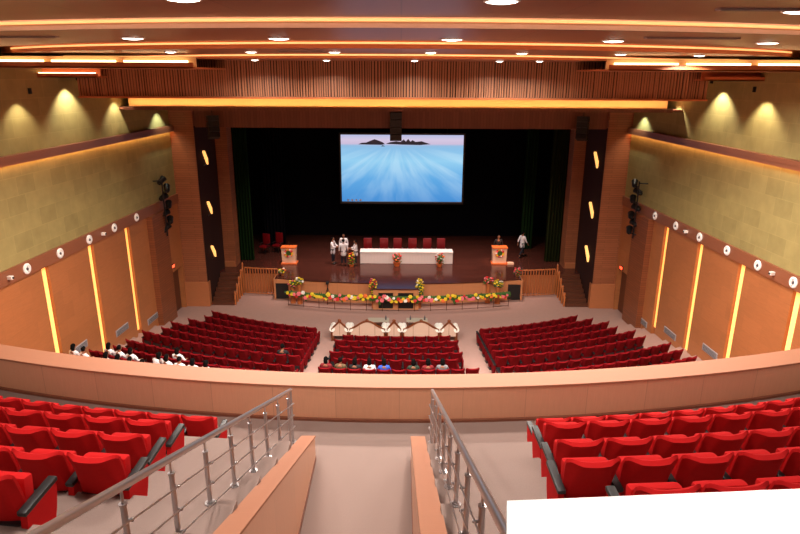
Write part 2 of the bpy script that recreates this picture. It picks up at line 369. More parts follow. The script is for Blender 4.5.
# slatted bulkhead
b = MB(); b.box(-11.75, 11.15, 23.5, 23.62, 11.82, 13.6); b.box(-11.75, 11.15, 23.62, 28.3, 12.3, 12.4); b.box(-11.75, 11.15, 23.62, 23.7, 11.82, 12.3); struct(b.build('wall_front', M['slatback']))
b = MB(); x = -11.75
while x < 11.1:
    wd = random.choice((.045, .055, .07)); dp = random.choice((.03, .045, .06)); b.box(x, x+wd, 23.5-dp, 23.5, 11.80, 13.35); x += wd + random.choice((.03, .04, .05))
struct(b.build('wall_front', M['slat']))
b = MB(); b.box(-11.75, 11.15, 23.36, 23.7, 11.75, 11.81)
struct(b.build('trim_6', M['fascia_wood']))

# ceiling: stepped curved clouds, each lower towards the stage, a glowing gap between them
CA = 33.5
levels = [(13.50, -6.2, 10.8), (13.36, 11.2, 15.2), (13.20, 15.6, 19.3), (13.08, 19.8, 23.6)]
for k, (z, ya, yb) in enumerate(levels):
    Rb = CA - yb; Ra = CA - ya
    n = 60; X = 15
    def edge(R, ye):
        out = []
        for j in range(n+1):
            x = -X + 2*X*j/n; y = CA - math.sqrt(max(R*R - x*x, 0)) if abs(x) < R*.93 else None
            if y is None: y = CA - math.sqrt(R*R*(1-.93**2))
            out.append((x, min(y, 31)))
        return out
    back = edge(Ra, ya) if k else [(-X+2*X*j/n, -6.2) for j in range(n+1)]
    fr_ = edge(Rb, yb) if k < 3 else [(-X+2*X*j/n, 23.6) for j in range(n+1)]
    fr_ = [(x, max(y, back[i][1]+.05)) for i, (x, y) in enumerate(fr_)]
    if k >= 1: fr_ = [(x, min(y, 23.45)) for x, y in fr_]; back = [(x, min(y, 23.3)) for x, y in back]
    b = MB(); b.band(back, fr_, z, z+.10); struct(b.build('ceiling', M['ceil']))
    if k:  # pale upstand facing the hall, led strip at its top
        b = MB(); b.band([(x, y-.03) for x, y in back], [(x, y+.0) for x, y in back], z, z+.42); struct(b.build('trim_%d' % (6+k), M['fascia'] if k == 1 else M['fascia_wood']))
        pf = [(x, y-.30) for x, y in back]; b = MB(); b.band([(x, y-.04) for x, y in pf if abs(x) < 12.5], [(x, y) for x, y in pf if abs(x) < 12.5], levels[k-1][0]+.14, levels[k-1][0]+.17)  # hidden strip added on the nearer cloud to light the upstand
        tag(b.build('light_strip', M['stripadded']), 'added hidden warm light strip on the %s ceiling cloud from the balcony' % ORD[k], 'light strip', 'added hidden strips on the ceiling clouds')
        b = MB(); dz = [.10, .10, .075][k-1]; b.band([(x, y-.07) for x, y in back if abs(x) < 12.5], [(x, y-.035) for x, y in back if abs(x) < 12.5], z+dz, z+dz+.045)
        tag(b.build('light_strip', M['stripceil']), 'curved warm light strip in the %s ceiling gap from the balcony' % ORD[k], 'light strip', 'curved ceiling light strips')
struct(MB().box(-15, 15, -6.2, 28.3, 14.0, 14.2).build('ceiling', M['ceil']))
# side slabs with bright troughs
for sgn, side in ((-1, 'left'), (1, 'right')):
    x0, x1 = sorted((sgn*13.3, sgn*6.3))
    b = MB(); b.box(x0, x1, 19.7, 19.76, 12.76, 12.93); b.box(x0, x1, 19.7, 23.4, 12.76, 12.80); struct(b.build('trim_10', M['fascia_wood']))
    bb = MB(); bb.box(x0, x1, 20.05, 20.1, 12.80, 13.1); struct(bb.build('trim_11', M['cove']))
    for q in range(3):
        a0 = sgn*(6.5 + q*2.2); a1 = sgn*(6.5 + q*2.2 + 1.95); u0, u1 = sorted((a0, a1))
        tag(MB().box(u0, u1, 19.86, 19.92, 12.93, 12.99).build('light_strip', M['striphot']), 'bright light strip in the %s ceiling trough, %s from the centre' % (side, ORD[q+1]), 'light strip', 'bright strips in the side ceiling troughs')
    x0, x1 = sorted((sgn*13.3, sgn*10.6))
    b = MB(); b.box(x0, x1, 22.6, 22.66, 12.46, 12.60); b.box(x0, x1, 22.6, 23.4, 12.46, 12.50); b.box(x0, x1, 22.9, 22.95, 12.5, 12.76); struct(b.build('trim_12', M['fascia_wood']))
    if sgn < 0: tag(MB().box(-13.1, -10.7, 22.7, 22.76, 12.58, 12.63).build('light_strip', M['striphot']), 'bright light strip on the small lower slab by the left wall', 'light strip')

# balcony ------------------------------------------------------------
BC = 40.5
ZB = 6.2; ZP = 6.93
RI = BC - 10.58; RO = BC - 11.12     # parapet inner and outer radius
xs_in = arc(0, BC, RI, -13.3, 13.3, 80); xs_out = arc(0, BC, RO, -13.3, 13.3, 80)
b = MB(); b.band(xs_in, [(x, y+.12) for x, y in xs_in], ZB-.6, ZP-.04); b.band([(x, y-.16) for x, y in xs_out], [(x, y-.04) for x, y in xs_out], ZB-.9, ZP-.04)
b.band(xs_in, xs_out, ZB-.9, ZB-.6)
struct(b.build('wall_front', M['maple']))
b = MB(); b.band([(x, y-.015) for x, y in xs_in], xs_out, ZP-.04, ZP); struct(b.build('trim_13', M['maple_top']))
struct(MB().band([(x, y-.06) for x, y in xs_in], xs_in, ZB, ZB+.05).build('baseboard_front', mat('dark skirting', srgb(120, 70, 50), .5)))
# gangway floor
WL, WR = -1.45, .21       # inner faces of the walkway parapets
b = MB(); b.band([(x, -6) for x, y in xs_in], xs_in, ZB-.25, ZB); struct(b.build('floor', M['carpet']))
# tiers left and right of the walkway
tiers = [(8.75, 6.70), (8.29, 7.20), (7.32, 7.58), (6.35, 7.98), (5.36, 8.40), (4.4, 8.8), (3.45, 9.2), (2.5, 9.6), (1.55, 10.0)]
for sgn in (-1, 1):
    b = MB()
    xa, xb = (-13.3, WL-.22) if sgn < 0 else (WR+.22, 13.3)
    prev = ZB
    for k, (y0, z) in enumerate(tiers):
        a = arc(0, BC, BC-y0, xa, xb, 40); ynext = tiers[k+1][0] if k+1 < len(tiers) else -6
        bk = arc(0, BC, BC-ynext-.0, xa, xb, 40) if k+1 < len(tiers) else [(x, -6) for x, y in a]
        b.band(bk, a, ZB-.01, z)
    struct(b.build('floor', M['carpet']))
# projection platform at the very back
struct(MB().box(-13.3, 13.3, -6, 1.5, 10.7, 10.95).build('floor', M['carpet']))
# walkway parapets rising with the tiers
for xi, xo in ((WL, WL-.22), (WR, WR+.22)):
    x0, x1 = sorted((xi, xo)); yf = 9.33; zt = lambda y: 6.66 + .42*(yf-y)
    b = MB(); b.prism([(yf, ZB), (yf, zt(yf)-.03), (1.6, zt(1.6)-.03), (1.6, ZB)], x0, x1, 'yz'); o = struct(b.build('wall_left' if xi < -1 else 'wall_right', M['maple_side']))
    b = MB(); b.prism([(yf+.01, zt(yf)-.03), (yf+.01, zt(yf)), (1.6, zt(1.6)), (1.6, zt(1.6)-.03)], x0-.012, x1+.012, 'yz'); struct(b.build('trim_14', M['maple_top']))
    s_ = 1 if xi < -1 else -1; u0, u1 = sorted((xi, xi+s_*.012)); struct(MB().box(u0, u1, 1.6, yf, ZB, ZB+.07).build('baseboard_left' if xi < -1 else 'baseboard_right', mat('dark skirting b', srgb(120, 70, 50), .5)))

# ================================================================ BALCONY THINGS
def tier_z(x, y):
    r = math.hypot(x, y-BC)
    z = ZB
    for y0, tz in tiers:
        if r > BC - y0: z = tz
    return z
def handrail(X, label, dirn):
    t = empty('handrail', label, 'railing', (X, 9.85, ZB), 0, 'steel handrails')
    top = lambda y: 7.26 + .42*(9.85-y) - ZB
    yl = 2.2
    b = MB(); pts = [(0, 0, top(9.85))] + [(0, yl-9.85, top(yl))]; b.tube(pts[0], pts[1], .032, n=14); b.ball(pts[0], (.032,)*3)
    b.tube((0, 0, top(9.85)), (0, 0, .0), .022, n=10); b.tube((0, 0, 0), (0, 0, .02), .06, n=14)
    b.build('rail', M['steel'], t, True)
    ys = [9.6, 8.75, 7.9, 7.05, 6.2, 5.35, 4.5, 3.65, 2.8]
    for y in ys:
        zb = tier_z(X, y) - ZB; p = MB(); y_ = y-9.85
        p.tube((0, y_, zb), (0, y_, top(y)-.15), .024, n=12); p.tube((0, y_, top(y)-.15), (0, y_, top(y)-.135), .03, n=12); p.tube((0, y_, top(y)-.135), (0, y_, top(y)-.02), .011, n=8)
        p.tube((0, y_, zb), (0, y_, zb+.012), .055, n=14); p.tube((0, y_, zb+.012), (0, y_, zb+.03), .036, n=12)
        po = p.build('post', M['steel'], t, True)
        for h in (.27, .50, .73):
            q = MB(); zc = top(y)-h
            q.tube((dirn*.01, y_, zc), (dirn*.05, y_, zc), .011, n=8); q.ball((dirn*.05, y_, zc), (.017, .017, .017), 8, 6); q.build('clamp', M['steel'], po, True)
    for h in (.27, .50, .73):
        q = MB(); q.tube((dirn*.05, 0, top(9.85)-h), (dirn*.05, yl-9.85, top(yl)-h), .008, n=8); q.tube((0, 0, top(9.85)-h), (dirn*.05, 0, top(9.85)-h), .008, n=8)
        q.build('cable_rod', M['steel'], t, True)
    return t
handrail(-1.93, 'stainless steel handrail on the left of the sunken walkway', 1)
handrail(.585, 'stainless steel handrail on the right of the walkway, beside the white table', -1)

# theatre seat -------------------------------------------------------
def backrest_mb(W=.54, z0=.40, z1=.93):
    b = MB(); ns, nt_ = 20, 10; hw = W/2; R = []; Fr = []
    for j in range(nt_+1):
        t = j/nt_
        bd = .50 + .46*(1-min(1, t/.95))**.8
        for i in range(ns+1):
            s = -1 + 2*i/ns; a = abs(s)
            ztop = z1 - .026*(1-a**2) - .03*max(0, (a-.82)/.18)**2
            z = z0 + (ztop-z0)*t
            lean = -.14*t**1.2
            d = .085 + .02*t
            if a > bd: d = d + (.015-d)*((a-bd)/(1.0001-bd))*.85
            wd = hw*(1 - .14*(1-t)) * (1 if t < .9 else 1-.015*(t-.9)/.1)
            yf = .02 + .035*s*s + lean
            R.append((s*wd, yf - d, z)); Fr.append((s*wd, yf, z + (.0 if t < 1 else -.0)))
    n = ns+1; o = len(R); fs = []
    for j in range(nt_):
        for i in range(ns):
            a = j*n+i; fs.append((a, a+1, a+n+1, a+n)); fs.append((o+a, o+a+n, o+a+n+1, o+a+1))
    # top cap crowned
    Tp = []
    for i in range(n):
        r = R[nt_*n+i]; q = Fr[nt_*n+i]; Tp.append((r[0], (r[1]+q[1])/2, r[2]+.028))
    to = 2*o
    for i in range(ns):
        a = nt_*n+i; fs.append((a, a+1, to+i+1, to+i)); fs.append((o+a, to+i, to+i+1, o+a+1))
    for i in range(ns): fs.append((i, o+i, o+i+1, i+1))
    for i in (0, ns):
        for j in range(nt_): a = j*n+i; fs.append((a, a+n, o+a+n, o+a))
        a = nt_*n+i; fs.append((a, to+i, o+a))
    b.add(R+Fr+Tp, fs); return b
def make_seat(name, redm, label, W, group):
    t = empty(name, label, 'seat', (0, 0, 0), 0, group)
    link(backrest_mb(W-.03).mesh('backrest', redm, True, 26), 'backrest', t)
    b = MB(); b.rbox(-W/2+.06, W/2-.06, -.10, .02, .24, .42, .02); b.build('back_shell', M['blackp'], t, True)
    s = MB(); s.rbox(-W/2+.06, W/2-.06, .0, .40, -.06, .06, .035); s.build('seat_cushion', redm, t, True, loc=(0, .07, .38), rot=(math.radians(84), 0, 0))
    for x in (-W/2,):
        side_panel(t, x, redm)
    return t
def side_mesh(redm):
    p = MB(); poly = [(-.12, .38), (-.10, .53), (.10, .55), (.28, .585), (.31, .55), (.30, .46), (.27, .34), (.22, .21), (.16, .10), (-.02, .10), (-.08, .22)]
    p.prism(poly, -.032, .032, 'yz'); return p.mesh('side_panel', redm)
SIDE = {}
def side_panel(t, x, redm, pad=True):
    if redm.name not in SIDE:
        a = MB(); a.rbox(-.044, .044, -.24, .22, -.02, .03, .015); ame = a.mesh('armrest', M['blackp'], True)
        g = MB(); g.box(-.03, .03, -.06, .16, 0, .10); g.box(-.05, .05, -.1, .2, 0, .015); gme = g.mesh('foot', M['blackp'])
        SIDE[redm.name] = (side_mesh(redm), ame, gme)
    sm, ame, gme = SIDE[redm.name]
    link(sm, 'side_panel', t, (x, 0, 0)); pad and link(ame, 'armrest', t, (x, .11, .575), (math.radians(7), 0, 0)); link(gme, 'foot', t, (x, 0, 0))
BG = 'bright red seats on the balcony'
def place_row(proto_fn, cy, R, xs_, zf, labels, group, inv=False, end_at=None, state={}):
    pass
bal_proto = make_seat('theatre_seat', M['red'], 'x', .60, BG)
first_used = [False]
def put_seat(proto, used, loc, rz, label, end_side=None, redm=None, W=.6):
    if not used[0]: t = proto; used[0] = True; t.location = loc; t.rotation_euler = (0, 0, rz); t['label'] = label
    else: t = copy_tree(proto, loc, rz, label)
    if end_side: pend.append((t, end_side*W/2, redm))
    return t
pend = []
# (left aisle edge, right aisle edge) per row; D0 is the depth of the backrest tops in the middle of the hall
brow = [(9.10, 9.17, 6.20, -3.08, 2.30), (7.33, 7.42, 7.20, -3.14, 1.96), (6.40, 6.42, 7.58, -3.02, 1.84), (5.41, 5.46, 7.98, -2.80, 1.66), (4.46, 4.45, 8.40, -3.25, 1.95), (3.45, 3.45, 8.8, -3.2, 2.0)]
for r, (dl, dr, zf, xl, xr) in enumerate(brow):
    for sgn, xe, side in ((-1, xl, 'left'), (1, xr, 'right')):
        R = BC - (dl if sgn < 0 else dr)
        a0 = math.asin(xe/R); q = 0
        while True:
            a = a0 + sgn*(.30 + .60*q)/R; x = R*math.sin(a); y = BC - R*math.cos(a)
            if abs(x) > wx(y)-.5: break
            u, v = proj(x, y-.1, zf+.93)
            if u < -38 or u > 838 or v > 531: break
            if r == 5 and sgn > 0 : break
            q += 1
            lab = 'bright red balcony seat, %s from the %s aisle, %s row from the parapet' % (ORD[q], side, ORD[r+1])
            put_seat(bal_proto, first_used, (x, y, zf), a if False else a, lab, (-sgn if q == 1 else None) if sgn < 0 else None, M['red'])
            if sgn > 0: pass
for t, x, m in pend: side_panel(t, x, m)
pend.clear()
# white table in front of the camera
t = empty('white_table', 'plain white table standing at the front of the projection platform', 'table', (.24, 1.16, 10.95), math.radians(4))
b = MB(); b.prism([(0, 0), (1.5, 0), (1.5, -.62), (-.15, -.62)], .715, .75, 'xy'); b.build('tabletop', M['tablewhite'], t)
for x, y in ((.06, -.06), (1.44, -.06), (.06, -.56), (1.44, -.56)): MB().tube((x, y, 0), (x, y, .715), .02).build('leg', M['steel'], t, True)
MB().box(.06, 1.44, -.07, -.05, .64, .715).build('apron', M['grey'], t)

# ================================================================ STALLS SEATS
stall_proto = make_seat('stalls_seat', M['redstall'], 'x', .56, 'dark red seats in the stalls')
su = [False]; SEATS = {}
outer_R = [9.15, 9.6, 10.0, 10.35, 10.7, 10.95, 11.1, 11.15, 11.35, 11.5, 12.2]
outer_L = [-9.7, -10.0, -10.35, -10.7, -10.95, -11.15, -11.45, -11.5, -11.8, -12.45, -12.45]
cent_n = {1: 9, 2: 10, 3: 9, 4: 10, 5: 9, 6: 11, 7: 11}
def vis(x, y, z):
    u, v = proj(x, y, z); ypar = 375.5 - (u-400)**2*(28.5/160000)
    return -5 < u < 805 and v < ypar + 1.5
for k in range(0, 10):
    R = SR[k][0] + .12; zf = SR[k][1]
    for blk, xs0, sg, xo in (('left', -4.0, -1, outer_L[k]), ('right', 3.85, 1, outer_R[k])):
        a0 = math.asin(xs0/R); q = 0
        while True:
            a = a0 + sg*(.28+.56*q)/R; x = R*math.sin(a); y = SC[1]-R*math.cos(a)
            if abs(x) > abs(xo): break
            q += 1
            if not vis(x, y, zf+(1.25 if k == 9 and blk == 'left' else .93)): continue
            lab = 'dark red stalls seat, %s from the aisle, %s row from the stage, %s block' % (ORD[q], ORD[k+1], blk)
            rz = a
            SEATS[(blk, k, q)] = put_seat(stall_proto, su, (x, y, zf), rz, lab, (-1 if False else None))
            if blk == 'left' and q == 1: pend.append((SEATS[(blk, k, q)], .28, M['redstall']))
    if k in cent_n:
        n = cent_n[k]
        for q in range(n):
            a = ((q-(n-1)/2)*.56 - .15 + (.12 if k == 6 else 0))/R; x = R*math.sin(a); y = SC[1]-R*math.cos(a)
            if not vis(x, y, zf+.93): continue
            lab = 'dark red stalls seat, %s from the left, %s row, centre block' % (ORD[q+1], ORD[k])
            SEATS[('centre', k, q+1)] = put_seat(stall_proto, su, (x, y, zf), a, lab)
            if q == n-1: pend.append((SEATS[('centre', k, q+1)], .28, M['redstall']))
for t, x, m in pend: side_panel(t, x, m, False)
pend.clear()
print('seats', len(SEATS))

# ================================================================ PEOPLE
def skin_mesh(chains, name, m, sub=1, extra=None):
    """chains: list of lists of (x,y,z,rx,ry); chains share vertices by identical position"""
    vs = []; rad = []; es = []; idx = {}
    for ch in chains:
        prev = None
        for (x, y, z, rx, ry) in ch:
            key = (round(x, 4), round(y, 4), round(z, 4))
            if key not in idx: idx[key] = len(vs); vs.append(key); rad.append((rx, ry))
            if prev is not None and prev != idx[key]: es.append((prev, idx[key]))
            prev = idx[key]
    me = bpy.data.meshes.new(name); me.from_pydata(vs, es, []); o = bpy.data.objects.new(name, me); C.objects.link(o)
    md = o.modifiers.new('s', 'SKIN'); md.use_smooth_shade = True; md.branch_smoothing = .3
    seen = set()
    adj = {i: [] for i in range(len(vs))}
    for a, c in es: adj[a].append(c); adj[c].append(a)
    for i, sv in enumerate(me.skin_vertices[0].data):
        sv.radius = rad[i]
    for i in range(len(vs)):
        if i in seen: continue
        me.skin_vertices[0].data[i].use_root = True; st = [i]
        while st:
            c = st.pop()
            if c in seen: continue
            seen.add(c); st += adj[c]
    if sub: s2 = o.modifiers.new('u', 'SUBSURF'); s2.levels = sub; s2.render_levels = sub
    dg = bpy.context.evaluated_depsgraph_get(); dg.update(); ev = o.evaluated_get(dg); out = bpy.data.meshes.new_from_object(ev)
    out.name = name; bpy.data.objects.remove(o); bpy.data.meshes.remove(me)
    out.materials.clear(); out.materials.append(m)
    if extra:
        bm = bmesh.new(); bm.from_mesh(out); tmp = extra.mesh('t', m, True); bm.from_mesh(tmp); bm.to_mesh(out); bm.free(); bpy.data.meshes.remove(tmp)
    for p in out.polygons: p.use_smooth = True; p.material_index = 0
    return out
PM = {}
def person_meshes(pose):
    if pose in PM: return PM[pose]
    sit = pose.startswith('sit')
    J = {}
    if sit:
        hip = (0, 0, .52); chest = (0, -.06, .90); neck = (0, -.05, 1.06); head = (0, -.02, 1.20)
        arms = {}
        for s in (-1, 1):
            sh = (s*.18, -.05, .99); el = (s*.24, .05, .72); wr = (s*.17, .27, .68); arms[s] = (sh, el, wr, Vector((-s*.25, .9, -.12)))
        legs = {s: ((s*.09, .02, .52), (s*.12, .44, .53), (s*.12, .46, .12), (s*.12, .58, .05)) for s in (-1, 1)}
        if pose == 'sit_lean':
            chest = (.05, .04, .88); neck = (.08, .08, 1.03); head = (.10, .14, 1.15)
            arms = {s: ((s*.18+.06, .06, .96), (s*.25+.03, .2, .72), (s*.15, .36, .66), Vector((-s*.25, .9, -.2))) for s in (-1, 1)}
    else:
        hip = (0, 0, .93); chest = (0, 0, 1.28); neck = (0, -.01, 1.46); head = (0, .02, 1.60)
        arms = {s: ((s*.19, 0, 1.39), (s*.25, -.02, 1.12), (s*.27, .06, .88), Vector((0, .15, -1))) for s in (-1, 1)}
        legs = {s: ((s*.09, 0, .92), (s*.10, .02, .50), (s*.11, -.02, .10), (s*.12, .11, .04)) for s in (-1, 1)}
        if pose == 'stand_reach':
            for s in (-1, 1): arms[s] = ((s*.19, .01, 1.39), (s*.25, .12, 1.14), (s*.13, .36, 1.16), Vector((-s*.2, 1, .1)))
        if pose == 'walk':
            arms[-1] = ((-.19, 0, 1.39), (-.24, -.12, 1.14), (-.26, -.16, .90), Vector((0, -.1, -1))); arms[1] = ((.19, 0, 1.39), (.24, .08, 1.13), (.25, .24, .94), Vector((0, .5, -.8)))
            legs[-1] = ((-.09, 0, .92), (-.10, .16, .52), (-.10, .24, .11), (-.10, .37, .05)); legs[1] = ((.09, 0, .92), (.10, -.06, .50), (.10, -.28, .13), (.11, -.18, .04))
    ch = [[(*hip, .15, .10), (*(Vector(hip)*.5+Vector(chest)*.5), .135, .095), (*chest, .165, .105), (*neck, .055, .055), (*head, .07, .08)]]
    fing = []
    for s, (sh, el, wr, hd) in arms.items():
        hd = hd.normalized(); palm = Vector(wr) + hd*.07; side = hd.cross(Vector((0, 0, 1)) if abs(hd.z) < .8 else Vector((0, 1, 0))).normalized()
        ch.append([(*chest, .165, .105), (*sh, .06, .06), (*el, .043, .043), (*wr, .028, .024), (*palm, .040, .018)])
        for i, ln in enumerate((.072, .082, .076, .06)):
            b0 = palm + side*((i-1.5)*.021) + hd*.005; b1 = b0 + hd*(.03+ln*.5); dn = Vector((0, 0, -1)) if abs(hd.z) < .8 else Vector((0, 1, 0)); b2 = b1 + (hd*.8+dn*.4).normalized()*ln*.5
            fing.append([(*b0, .009, .009), (*b1, .0085, .0085), (*b2, .007, .007)])
        b0 = Vector(wr) + hd*.03 + side*.03*(-s); b1 = b0 + (hd*.7 + side*(-s)*.7).normalized()*.045; b2 = b1 + hd*.03
        fing.append([(*b0, .011, .011), (*b1, .010, .010), (*b2, .008, .008)])
    for s, (h, k, an, to) in legs.items():
        ch.append([(*hip, .15, .10), (*h, .09, .09), (*k, .058, .058), (*an, .036, .036), (*to, .04, .03)])
    hv = Vector(head)
    hm = MB(); n0 = len(hm.v); hm.ball(hv+Vector((0, 0, .01)), (.076, .096, .118), 20, 16)
    hm.v = [(x, y, z) if z > hv.z-.03 else (hv.x+(x-hv.x)*(1-.9*(hv.z-.03-z)), y, z) for x, y, z in hm.v]
    hm.add([hv+Vector(p) for p in ((-.014, .088, -.02), (.014, .088, -.02), (0, .122, -.022), (0, .09, .03), (0, .092, -.032))], [(0, 2, 3), (2, 1, 3), (0, 4, 2), (4, 1, 2)])
    hm.ball(hv+Vector((0, .088, -.052)), (.026, .012, .009), 8, 5)
    for s in (-1, 1): hm.ball(hv+Vector((s*.078, -.005, -.0)), (.010, .022, .032), 8, 6)
    body = skin_mesh(ch + fing, 'body', M['skin'], 1, hm)
    # shirt: torso + upper arms, a little wider
    e = .022
    long_ = not sit
    shc = [[(*(Vector(hip)+Vector((0, 0, -.22 if long_ else -.02))), .17+e, .125+e)] if long_ else [], ]
    chain = ([(hip[0], hip[1], hip[2]-.34, .205, .165), (hip[0], hip[1], hip[2]-.16, .195, .15)] if long_ else []) + [(*hip, .155+e*.6+(.03 if long_ else 0), .11+e*.6+(.035 if long_ else 0)), (*(Vector(hip)*.5+Vector(chest)*.5), .145+e*.6, .105+e*.6), (*chest, .19+e*.6, .125+e), (*(Vector(chest)*.25+Vector(neck)*.75), .115, .095)]
    shc = [chain]
    for s, (sh, el, wr, hd) in arms.items(): m_ = Vector(el)*.25+Vector(wr)*.75; shc.append([(*chest, .19+e*.6, .125+e), (*sh, .088, .088), (*el, .058, .058), (*m_, .044, .044)])
    shirt = {}
    base = skin_mesh(shc, 'shirt', M['shirtw'], 1)
    tr = [[(*hip, .16, .115)]]; tr = []
    for s, (h, k, an, to) in legs.items(): tr.append([(*hip, .158 if sit else .12, .112 if sit else .085), (*h, .103, .103), (*k, .074, .074), (*(Vector(k)*.1+Vector(an)*.9), .058, .058)])
    trs = skin_mesh(tr, 'trousers', M['trouser'], 1)
    sm = []
    for s, (h, k, an, to) in legs.items():
        b = MB(); b.ball((Vector(an)*.5+Vector(to)*.5)+Vector((0, .03, -.025)) if sit or True else an, (.05, .13, .05), 12, 8); b.v = [(x, y, max(z, 0.0)) for x, y, z in b.v]; sm.append(b.mesh('shoe', M['shoe'], True))
    hb = MB(); hb.ball(hv+Vector((0, -.012, .018)), (.094, .108, .114), 18, 14)
    hb.v = [(x, y if y < hv.y+.045 or z > hv.z+.07 else hv.y+.045, max(z, hv.z-.05) if y < hv.y else max(z, hv.z+.045)) for x, y, z in hb.v]
    hair = hb.mesh('hair', M['hair'], True)
    hl = MB(); hl.add(hb.v, hb.f); hl.ball(hv+Vector((0, -.06, -.06)), (.098, .07, .12), 14, 10); hairl = hl.mesh('hair', M['hair'], True)
    ey = []
    for s in (-1, 1): b = MB(); b.ball(hv+Vector((s*.03, .087, .005)), (.013, .010, .008), 8, 6); ey.append(b.mesh('eye', M['eye'], True))
    PM[pose] = dict(body=body, shirt=base, trousers=trs, shoes=sm, hair=hair, hairl=hairl, eyes=ey); return PM[pose]
SHIRTS = {}
def person(pose, loc, rz, shirt, label, longhair=False, group=None, sc=1.0, trous='trouser'):
    pm = person_meshes(pose); t = empty('person', label, 'person', loc, rz, group, sc)
    link(pm['body'], 'body', t)
    key = (pose, shirt)
    if key not in SHIRTS: me = pm['shirt'].copy(); me.materials.clear(); me.materials.append(M[shirt]); SHIRTS[key] = me
    link(SHIRTS[key], 'shirt', t); link(pm['trousers'], 'trousers', t)
    for s in pm['shoes']: link(s, 'shoe', t)
    link(pm['hairl'] if longhair else pm['hair'], 'hair', t)
    for e_ in pm['eyes']: link(e_, 'eye', t)
    return t
def seat_person(key, shirt, label, longhair=False, pose='sit', group=None, dx=0):
    s = SEATS.get(key)
    if s is None: print('no seat', key); return
    for ch in s.children:
        if ch.name.startswith('seat_cushion'): ch.rotation_euler = (0, 0, 0)
    l = s.location; a = s.rotation_euler[2]
    off = Matrix.Rotation(a, 3, 'Z') @ Vector((dx, .17, 0))
    person(pose, (l.x+off.x, l.y+off.y, l.z+.02), a + random.uniform(-.12, .12), shirt, label, longhair, group, .93)

STU = 'students in white seated in the left block'
def student(k, q, label, **kw): seat_person(('left', k, q), 'shirtw', label, **dict(dict(longhair=True, group=STU), **kw))
student(9, 16, 'person in white seated alone right by the left wall, last row in view')
student(9, 15, 'person in white seated near the left wall, second from the wall, last row', longhair=False)
student(9, 13, 'person in white in the last row in view, leftmost of the student cluster')
student(9, 12, 'person in white in the last row in view, second of the student cluster')
student(9, 11, 'person in white in the last row in view, third of the student cluster')
student(9, 10, 'person in white in the last row in view, rightmost of that row', longhair=False)
student(8, 14, 'person in white in the ninth row, nearest that row has to the left wall')
student(8, 13, 'person in white in the ninth row, second from the left wall end', longhair=False)
student(8, 12, 'person in white in the ninth row, third from the left wall end')
student(8, 10, 'person in white leaning forward in the ninth row of the left block', pose='sit_lean')
student(8, 9, 'person in white in the ninth row, just right of the leaning one')
student(8, 8, 'person in white in the ninth row, middle of the five toward the aisle', longhair=False)
student(8, 7, 'person in white in the ninth row, last but one toward the aisle')
student(8, 6, 'person in white in the ninth row, closest of the group to the aisle')
student(7, 9, 'person in white seated one row ahead of the student group')
seat_person(('left', 5, 2), 'blackcl', 'person with black hair and white collar alone in the sixth row, left block')
CG = 'audience in the back row of the centre block'
seat_person(('centre', 6, 1), 'redcl', 'person with a dark red top at the left end of the centre back row', longhair=True, group=CG)
seat_person(('centre', 6, 2), 'olivecl', 'person in an olive brown shirt, second in the centre back row', group=CG)
seat_person(('centre', 6, 3), 'blackcl', 'person in black seated beside the olive brown shirt', longhair=True, group=CG)
seat_person(('centre', 6, 4), 'shirtw', 'person in a white shirt in the centre back row, left of the blue shirt', longhair=True, group=CG)
seat_person(('centre', 6, 5), 'blue', 'person in a bright blue shirt in the centre back row', longhair=True, group=CG)
seat_person(('centre', 6, 7), 'greencl', 'person in a dark green top, right half of the centre back row', longhair=True, group=CG)
seat_person(('centre', 6, 8), 'redcl', 'person in dark red between the green and grey tops', longhair=True, group=CG)
seat_person(('centre', 6, 9), 'greycl', 'person in a grey top, rightmost of the centre back row people', longhair=True, group=CG)
SG = 'people standing by the head table'
person('stand_reach', (-4.2, 37.3, ZS), -PI/2-.3, 'shirtw', 'person in a long white coat, leftmost of the group on stage', group=SG)
person('stand', (-3.6, 38.2, ZS), PI, 'shirtw', 'person in white standing at the back of the group on stage', group=SG)
person('stand', (-3.5, 36.9, ZS), .2, 'shirtw', 'person in a long white coat seen from behind, front of the group on stage', group=SG)
person('stand_reach', (-2.75, 37.0, ZS), PI/2+.2, 'shirtw', 'person in a white top at the left end of the head table', group=SG, sc=.95)
person('stand', (6.25, 38.1, ZS), PI, 'blackcl', 'person in dark clothes standing behind the right lectern')
person('walk', (7.95, 39.0, ZS), -PI/2+.5, 'shirtw', 'person in a white shirt walking alone at the right of the stage')


# ================================================================ SIDE WALL FITTINGS
def at_wall(sgn, y, z, off): return (sgn*(wx(y)-off), y, z)
def yaw_wall(sgn): return (PI/2 + WA) if sgn < 0 else -(PI/2 + WA)
# an object built facing +x... local +y points into the hall
def wall_rot(sgn): return -PI/2 - WA if sgn < 0 else PI/2 + WA
spk = None
for sgn, side, ys in ((-1, 'left', [28.14, 26.08, 24.08, 22.08, 20.15]), (1, 'right', [29.06, 27.0, 24.96, 22.93, 21.0, 19.1])):
    for k, y in enumerate(ys):
        lab = 'round white wall speaker on the %s band, %s from the stage' % (side, ORD[k+1])
        loc = at_wall(sgn, y, 6.23, .105)
        if spk is None:
            spk = empty('wall_speaker', lab, 'speaker', loc, wall_rot(sgn), 'round white wall speakers')
            T = Matrix.Rotation(-PI/2, 3, 'X')
            b = MB(); b.lathe([(.19, 0), (.19, .03), (.17, .05), (.13, .055), (.12, .03)], n=24, T=T); b.build('ring', M['white'], spk, True)
            b = MB(); b.ball((0, .03, 0), (.06, .06, .06), 12, 8); b.build('cone', M['greydk'], spk, True)
            b = MB(); b.rbox(-.012, .012, .03, .09, -.12, .12, .004); b.build('bracket', M['white'], spk)
        else: copy_tree(spk, loc, wall_rot(sgn), lab)
